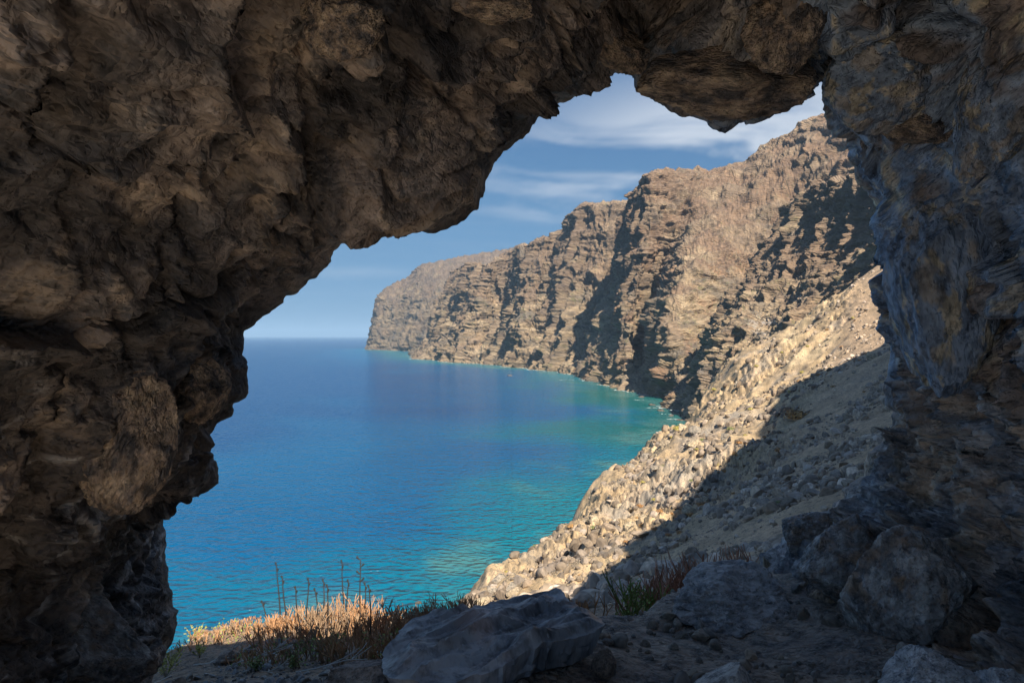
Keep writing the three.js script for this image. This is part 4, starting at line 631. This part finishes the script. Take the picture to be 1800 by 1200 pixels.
const SH = [[345, 7.56, 1150, 0.31, 22], [395, 7.84, 1112, 0.36, 33], [440, 8.26, 1095, 0.39, 43], [490, 7.56, 1082, 0.39, 56], [530, 8.40, 1068, 0.42, 56], [575, 7.70, 1062, 0.39, 67], [620, 8.26, 1050, 0.42, 67], [665, 7.70, 1062, 0.39, 63], [710, 8.26, 1066, 0.39, 60], [752, 7.84, 1060, 0.34, 54], [795, 7.98, 1038, 0.28, 43], [835, 7.84, 1052, 0.25, 29], [470, 6.20, 1130, 0.34, 36], [545, 6.15, 1120, 0.35, 43], [620, 6.15, 1112, 0.35, 47], [690, 6.20, 1105, 0.29, 40]];
const SHL = ['low dead bush of bare twigs beside the foot of the left wall', 'sparse rusty bush on the brow of the ledge, second from the left wall', 'rusty twiggy bush at the left of the ledge thicket', 'rusty bush below the leftmost tall dark stalks', 'rusty bush behind the first tall stalks', 'dense rusty bush in the middle of the ledge thicket', 'tall rusty bush below the forked dark stalk', 'dense rusty bush right of the forked dark stalk', 'rusty bush in front of open water, right half of the thicket', 'thin rusty bush left of the last upright bush', 'upright rusty bush standing highest at the right end of the thicket', 'small rusty bush touching the slope behind the slab', 'low brown bush at the lower left of the thicket', 'low brown bush in the lower middle of the thicket', 'low brown bush just left of the squared rock', 'low brown bush behind the left end of the slab'];
SH.forEach(([px, d, top, w, n], i) => dryShrub('dry_shrub', SHL[i], 'bush', px, d, top, w, 200 + i, i % 3 ? rustA : greyA, i % 4 === 1 ? [0.36, 0.24, 0.15] : rustB, n, 'rusty bushes along the ledge', i === 1 || i > 11 ? 140 : 0));
const RS = [[1150, 5.6, 1006, 0.2, 26, 'small reddish bush beside the green bush'], [1195, 6.0, 985, 0.26, 36, 'reddish twiggy bush behind the pitted boulder, left one'], [1245, 6.2, 962, 0.28, 40, 'tallest reddish twiggy bush behind the pitted boulder'], [1300, 6.3, 978, 0.22, 30, 'reddish bush nearest the right cave wall']];
RS.forEach(([px, d, top, w, n, l], i) => dryShrub('red_shrub', l, 'bush', px, d, top, w, 300 + i, [0.22, 0.13, 0.09], [0.42, 0.2, 0.12], n, 'reddish bushes behind the boulder'));
dryShrub('green_shrub', 'bright green leafy bush left of the reddish bushes', 'bush', 1122, 5.0, 1006, 0.13, 320, [0.3, 0.28, 0.2], [0.2, 0.24, 0.06], 16, null, 420);
dryShrub('dead_shrub', 'thin dead twigs on the sunlit rubble right of the slab top', 'bush', 1034, 6.0, 1040, 0.14, 330, greyA, rustB, 9);
// tall dark flower stalks
const stalkTop = [[487, 995], [497, 1018], [519, 1036], [541, 1022], [553, 1040], [569, 1024], [577, 1034], [602, 990], [612, 1024], [632, 984], [641, 1030], [461, 1062], [650, 1035]];
stalkTop.forEach(([px, py], i) => {
  const r = rng(400 + i), d = 7.4 + r() * 0.9, t = at(px, py, d), x = t.x + (r() - 0.35) * 0.12, z = t.z + (r() - 0.5) * 0.1, y = groundAt(x, z), T = new Twigs(), dk = [0.035, 0.028, 0.024], a = new THREE.Vector3(0, 0, 0), b = new THREE.Vector3(t.x - x, t.y - y, t.z - z), pts = [];
  for (let k = 0; k <= 6; k++) { const q = k / 6; pts.push(a.clone().lerp(b, q).add(new THREE.Vector3(Math.sin(q * 5 + i) * 0.012, 0, Math.cos(q * 4 + i) * 0.012))); } T.tube(pts, 0.0095, 0.0055, dk, dk, 4);
  const g = new THREE.Group(); g.name = numbered('flower_stalk'); g.position.set(x, y, z); scene.add(g);
  tag(g, ['tallest dark flower stalk, leftmost of the pair standing over the thicket', 'forked dark flower stalk with buds, rightmost tall one over the thicket', 'thin dark dead flower stalk rising from the rusty bushes'][i === 0 ? 0 : i === 9 ? 1 : 2], 'stalk', 'dark stalks rising from the ledge thicket');
  mesh('stem', T.geo(), twigMat, g); const B = new Twigs(), n = i === 9 ? 4 : 2;
  for (let k = 0; k < n; k++) { const q = pts[6].clone().lerp(pts[5], k * 0.55), e = q.clone().add(new THREE.Vector3((k % 2 ? 1 : -1) * (i === 9 ? 0.045 : 0.012), 0.045, 0.005)); B.tube([q, q.clone().lerp(e, 0.5), e], 0.005, 0.012, dk, dk, 4); } mesh('buds', B.geo(), twigMat, g).userData.kind = 'stuff';
});
// pale fallen branches on the ledge
[[340, 1165, 6.6, 0.6, 0.4], [400, 1180, 6.1, 0.55, -0.3], [470, 1185, 5.9, 0.5, 0.9], [300, 1185, 6.0, 0.45, 1.4], [520, 1190, 5.6, 0.5, 0.1]].forEach(([px, py, d, len, a], i) => {
  const r = rng(500 + i), p = at(px, py, d), y = groundAt(p.x, p.z), T = new Twigs(), dir = new THREE.Vector3(Math.cos(a), 0.35, Math.sin(a)).normalize(), c = [0.42, 0.37, 0.31];
  grow(T, r, new THREE.Vector3(0, 0.01, 0), dir, len * 0.5, 0.009, 2, c, c, 0.0); const m = mesh('dead_branch', T.geo(), twigMat); m.position.set(p.x, y, p.z);
  tag(m, ['forked pale dead branch beside the reddish ledge stone', 'pale dead branch beside the brown ledge stone', 'pale dead branch under the rusty bushes', 'pale dead branch at the foot of the left wall', 'pale dead branch left of the squared rock'][i], 'branch', 'dead branches on the ledge');
});
// yellow-green tufts on the ledge
[[322, 1130, 8.4, 0.14], [345, 1142, 7.8, 0.13], [300, 1170, 6.6, 0.14], [292, 1190, 6.0, 0.14], [350, 1160, 7.0, 0.1], [540, 1165, 6.4, 0.12], [585, 1150, 6.8, 0.13], [515, 1185, 5.8, 0.09], [450, 1190, 5.7, 0.09]].forEach(([px, py, d, s], i) => {
  const r = rng(600 + i), p = at(px, py, d), y = groundAt(p.x, p.z), g = new THREE.Group(); g.name = numbered('leafy_tuft'); g.position.set(p.x, y, p.z); scene.add(g);
  const T = new Twigs(), F = new Twigs(), yl = i < 5 ? [0.36, 0.33, 0.07] : [0.17, 0.2, 0.06];
  for (let k = 0; k < 16; k++) { const a = r() * 6.28, e = new THREE.Vector3(Math.cos(a) * s * r() * 1.2, s * (0.7 + r()), Math.sin(a) * s * r() * 1.2); T.tube([new THREE.Vector3(), e.clone().multiplyScalar(0.5), e], 0.002, 0.0015, greyA, yl); for (let q = 0; q < 12; q++) { const v = 0.7 + r() * 0.6, f = 0.45 + 0.6 * r(); F.leaf(e.x * f + (r() - 0.5) * 0.02, e.y * f, e.z * f + (r() - 0.5) * 0.02, 0.009, r() - 0.5, r(), r() - 0.5, yl.map(c => c * v)); } }
  mesh('stems', T.geo(), twigMat, g); mesh('foliage', F.geo(), leafMat, g);
  tag(g, ['yellow tuft on the ledge brow beside the left wall', 'yellow tuft between the reddish stone and the left wall', 'yellow tuft at the foot of the left wall, upper of two', 'yellow tuft at the foot of the left wall, lowest one', 'yellow tuft beside the forked pale branch', 'green tuft in front of the middle bushes', 'green tuft left of the squared rock', 'small green tuft at the bottom edge below the bushes', 'small green tuft among dead branches at the bottom edge'][i], 'plant', 'leafy tufts on the ledge');
});
// scrub on the hillside: dry orange, yellow and green domes
{
  const dome = (seed, cols) => { const r = rng(seed), F = new Twigs(); for (let k = 0; k < 420; k++) { const a = r() * 6.28, u = r(), q = Math.pow(r(), 0.35), x = Math.cos(a) * Math.sqrt(1 - u * u) * q, z = Math.sin(a) * Math.sqrt(1 - u * u) * q, y = u * q * 0.75, c = cols[Math.floor(r() * cols.length)], v = 0.7 + r() * 0.6, w = 0.8 + 0.35 * noise(x * 2 + seed, y * 2, z * 2); F.leaf(x * w, y * w, z * w, 0.075, x + (r() - 0.5), y + r() * 0.6, z + (r() - 0.5), c.map(e => e * v)); } return F.geo(); };
  const kinds = [['orange', dome(701, [[0.42, 0.2, 0.06], [0.36, 0.19, 0.08], [0.3, 0.17, 0.08]])], ['orange', dome(702, [[0.45, 0.24, 0.08], [0.33, 0.2, 0.09]])], ['yellow', dome(703, [[0.42, 0.34, 0.08], [0.34, 0.3, 0.1]])], ['green', dome(704, [[0.16, 0.18, 0.07], [0.22, 0.23, 0.09]])]];
  const core = (() => { const T = new Twigs(), r = rng(9); for (let k = 0; k < 14; k++) { const a = r() * 6.28, u = 0.3 + 0.6 * r(); T.tube([new THREE.Vector3(), new THREE.Vector3(Math.cos(a) * 0.4, u * 0.4, Math.sin(a) * 0.4), new THREE.Vector3(Math.cos(a) * 0.8, u * 0.7, Math.sin(a) * 0.8)], 0.03, 0.012, greyA, greyA); } return T.geo(); })();
  const ring = p => { let best = null; for (let d = 12; d < 262; d += 0.4) { const q = at(p[0], p[1], d); if (hillHeight(q.x, q.z) >= q.y) { best = [q.x, q.z, d]; break; } } return best; };
  const spots = [[1402, 735, 46, 1, 'big round orange bush on the edge of the shaded scree'], [1195, 938, 14, 0], [1175, 944, 12, 0], [1160, 905, 14, 0], [1235, 890, 20, 0], [1215, 905, 14, 1], [1130, 925, 16, 1], [1150, 935, 12, 0], [1275, 830, 16, 0], [1295, 800, 18, 1], [1300, 780, 12, 0], [1370, 795, 18, 0], [1345, 770, 10, 0], [1440, 660, 12, 0], [1510, 635, 14, 0], [1465, 680, 10, 1], [1410, 655, 10, 2], [1405, 672, 9, 1], [1520, 690, 8, 0], [1255, 690, 10, 2], [1190, 755, 18, 2], [1180, 770, 8, 2], [1235, 775, 12, 3], [1285, 755, 16, 3], [1310, 765, 8, 2], [1260, 820, 8, 2], [1215, 845, 10, 3], [1150, 878, 10, 2], [1125, 890, 14, 0], [1120, 912, 8, 1], [1043, 933, 12, 3], [1003, 928, 14, 1], [940, 960, 8, 3], [890, 1005, 8, 2], [1070, 935, 8, 2], [1105, 980, 9, 0], [1080, 985, 7, 0], [1065, 1010, 10, 1], [1020, 1010, 8, 1], [1370, 885, 18, 3], [1340, 960, 9, 3], [1440, 868, 8, 2], [1330, 645, 9, 2], [1375, 620, 8, 2], [1455, 580, 9, 1], [1500, 560, 8, 2], [1540, 520, 8, 1], [1350, 700, 8, 1], [1320, 720, 10, 2], [1390, 690, 10, 2], [1290, 870, 10, 1], [1180, 905, 9, 0], [1100, 955, 10, 0], [1225, 800, 8, 2], [1165, 820, 8, 3], [1130, 850, 9, 2], [1480, 610, 8, 0], [1550, 580, 9, 2], [1420, 610, 7, 2]];
  const texts = { orange: 'dry orange bush on the stony hillside', yellow: 'yellow dry bush on the stony hillside', green: 'dull green bush on the stony hillside' };
  spots.forEach(([px, py, s, k, label]) => { const q = ring([px, py]); if (!q) return; const g = new THREE.Group(); g.name = numbered('hillside_shrub'); g.position.set(q[0], hillHeight(q[0], q[1]) - 0.05, q[1]); const sz = s / FPX * q[2] * 0.62; g.scale.set(sz, sz, sz); g.rotation.y = px; scene.add(g); mesh('foliage', kinds[k][1], leafMat, g); mesh('stems', core, twigMat, g); tag(g, label || texts[kinds[k][0]], 'bush', label ? null : kinds[k][0] + ' bushes on the hillside'); });
}
console.log('plants ready');

// ---------------------------------------------------------------- surf and rocks along the foot of the cliffs
{
  const r = rng(900), P = [], I = [], foam = (x, z, len, wid, ang) => { const b = P.length / 3, n = 12; P.push(x, 0.06, z); for (let k = 0; k < n; k++) { const a = k / n * 6.283, q = 0.6 + 0.7 * r(); const u = Math.cos(a) * len * q, w = Math.sin(a) * wid * q; P.push(x + u * Math.cos(ang) - w * Math.sin(ang), 0.06 , z + u * Math.sin(ang) + w * Math.cos(ang)); I.push(b, b + 1 + (k + 1) % n, b + 1 + k); } };
  for (const m of [headland, midCliff, massif]) { const s = m.shoreLine; for (let i = 1; i < s.length; i++) { const [x, z] = s[i], [x0, z0] = s[i - 1], ang = Math.atan2(z - z0, x - x0), D = Math.hypot(x, z); if (D > 4500) continue; const act = sstep(-0.1, 0.35, noise(x / 60, 1, z / 60)) ; if (r() > act * 0.75 + 0.22) continue; const L = Math.hypot(x - x0, z - z0); if (L > 40) continue; foam(x - 2 * r() - 1, z + 2 * r(), Math.min(14, L * (0.6 + r())) + 1, D / 1000 * (0.6 + 1.0 * r()), ang + (r() - 0.5) * 0.4); } }
  for (const [px, py, n, sp] of [[1008, 668, 30, 26], [1060, 675, 14, 18], [1128, 703, 7, 9], [1150, 717, 7, 8], [1170, 728, 6, 7], [1185, 737, 7, 6], [895, 661, 5, 12]]) { const d = 80 / ((py - 590) / FPX), x = (px - 900) / FPX * d; for (let k = 0; k < n; k++) foam(x + (r() - 0.5) * sp * 2, -d + (r() - 0.5) * sp, 0.8 + 3.5 * r() * r(), 0.3 + 0.5 * r(), (r() - 0.5) * 0.8); }
  const g = new THREE.BufferGeometry(); g.setAttribute('position', new THREE.Float32BufferAttribute(P, 3)); g.setIndex(I); g.computeVertexNormals();
  tag(mesh('surf', g, new THREE.MeshStandardMaterial({ color: new THREE.Color().setRGB(0.6, 0.63, 0.62), roughness: 0.9, side: THREE.DoubleSide })), 'white surf breaking along the foot of the cliffs', null, null, 'stuff');
  const gs = [81, 82].map(s => rockGeo(s, 8, { planes: 10, rough: 0.1 }));
  [[897, 660.5, 7, 'low rock awash in the open water off the middle cliffs'], [1024, 667, 7, 'wave washed rock off the foot of the shaded gully'], [1048, 672, 6], [1078, 681, 6], [1128, 698, 5], [1146, 712, 5], [1163, 722, 5, 'dark wave washed rock below the shaded cliff'], [1180, 731, 4], [1196, 739, 4], [735, 1061, 1.2, 'small pale rock awash in the turquoise water beyond the bushes']].forEach(([px, py, s, l], i) => { const d = 80 / ((py - 590) / FPX), m = mesh('sea_rock', gs[i % 2], rockMat(0.11, 0.088, 0.07, 0.2)); m.position.set((px - 900) / FPX * d, s * 0.02, -d); m.scale.set(s * 0.9, s * 0.3, s * 0.8); m.rotation.y = i; tag(m, l || 'small wave washed rock at the foot of the cliffs', 'rock', 'rocks awash at the foot of the cliffs'); });
}
{ // the rock needle on the skyline
  const g = rockGeo(91, 12, { planes: 16, rough: 0.12 }), m = mesh('rock_pinnacle', g, rockMat(0.2, 0.155, 0.115, 0.4), midCliff), p = at(917, 441, 1840); m.position.copy(p); m.scale.set(9, 27, 9); m.rotation.z = 0.08;
}
renderer.render(scene, camera);
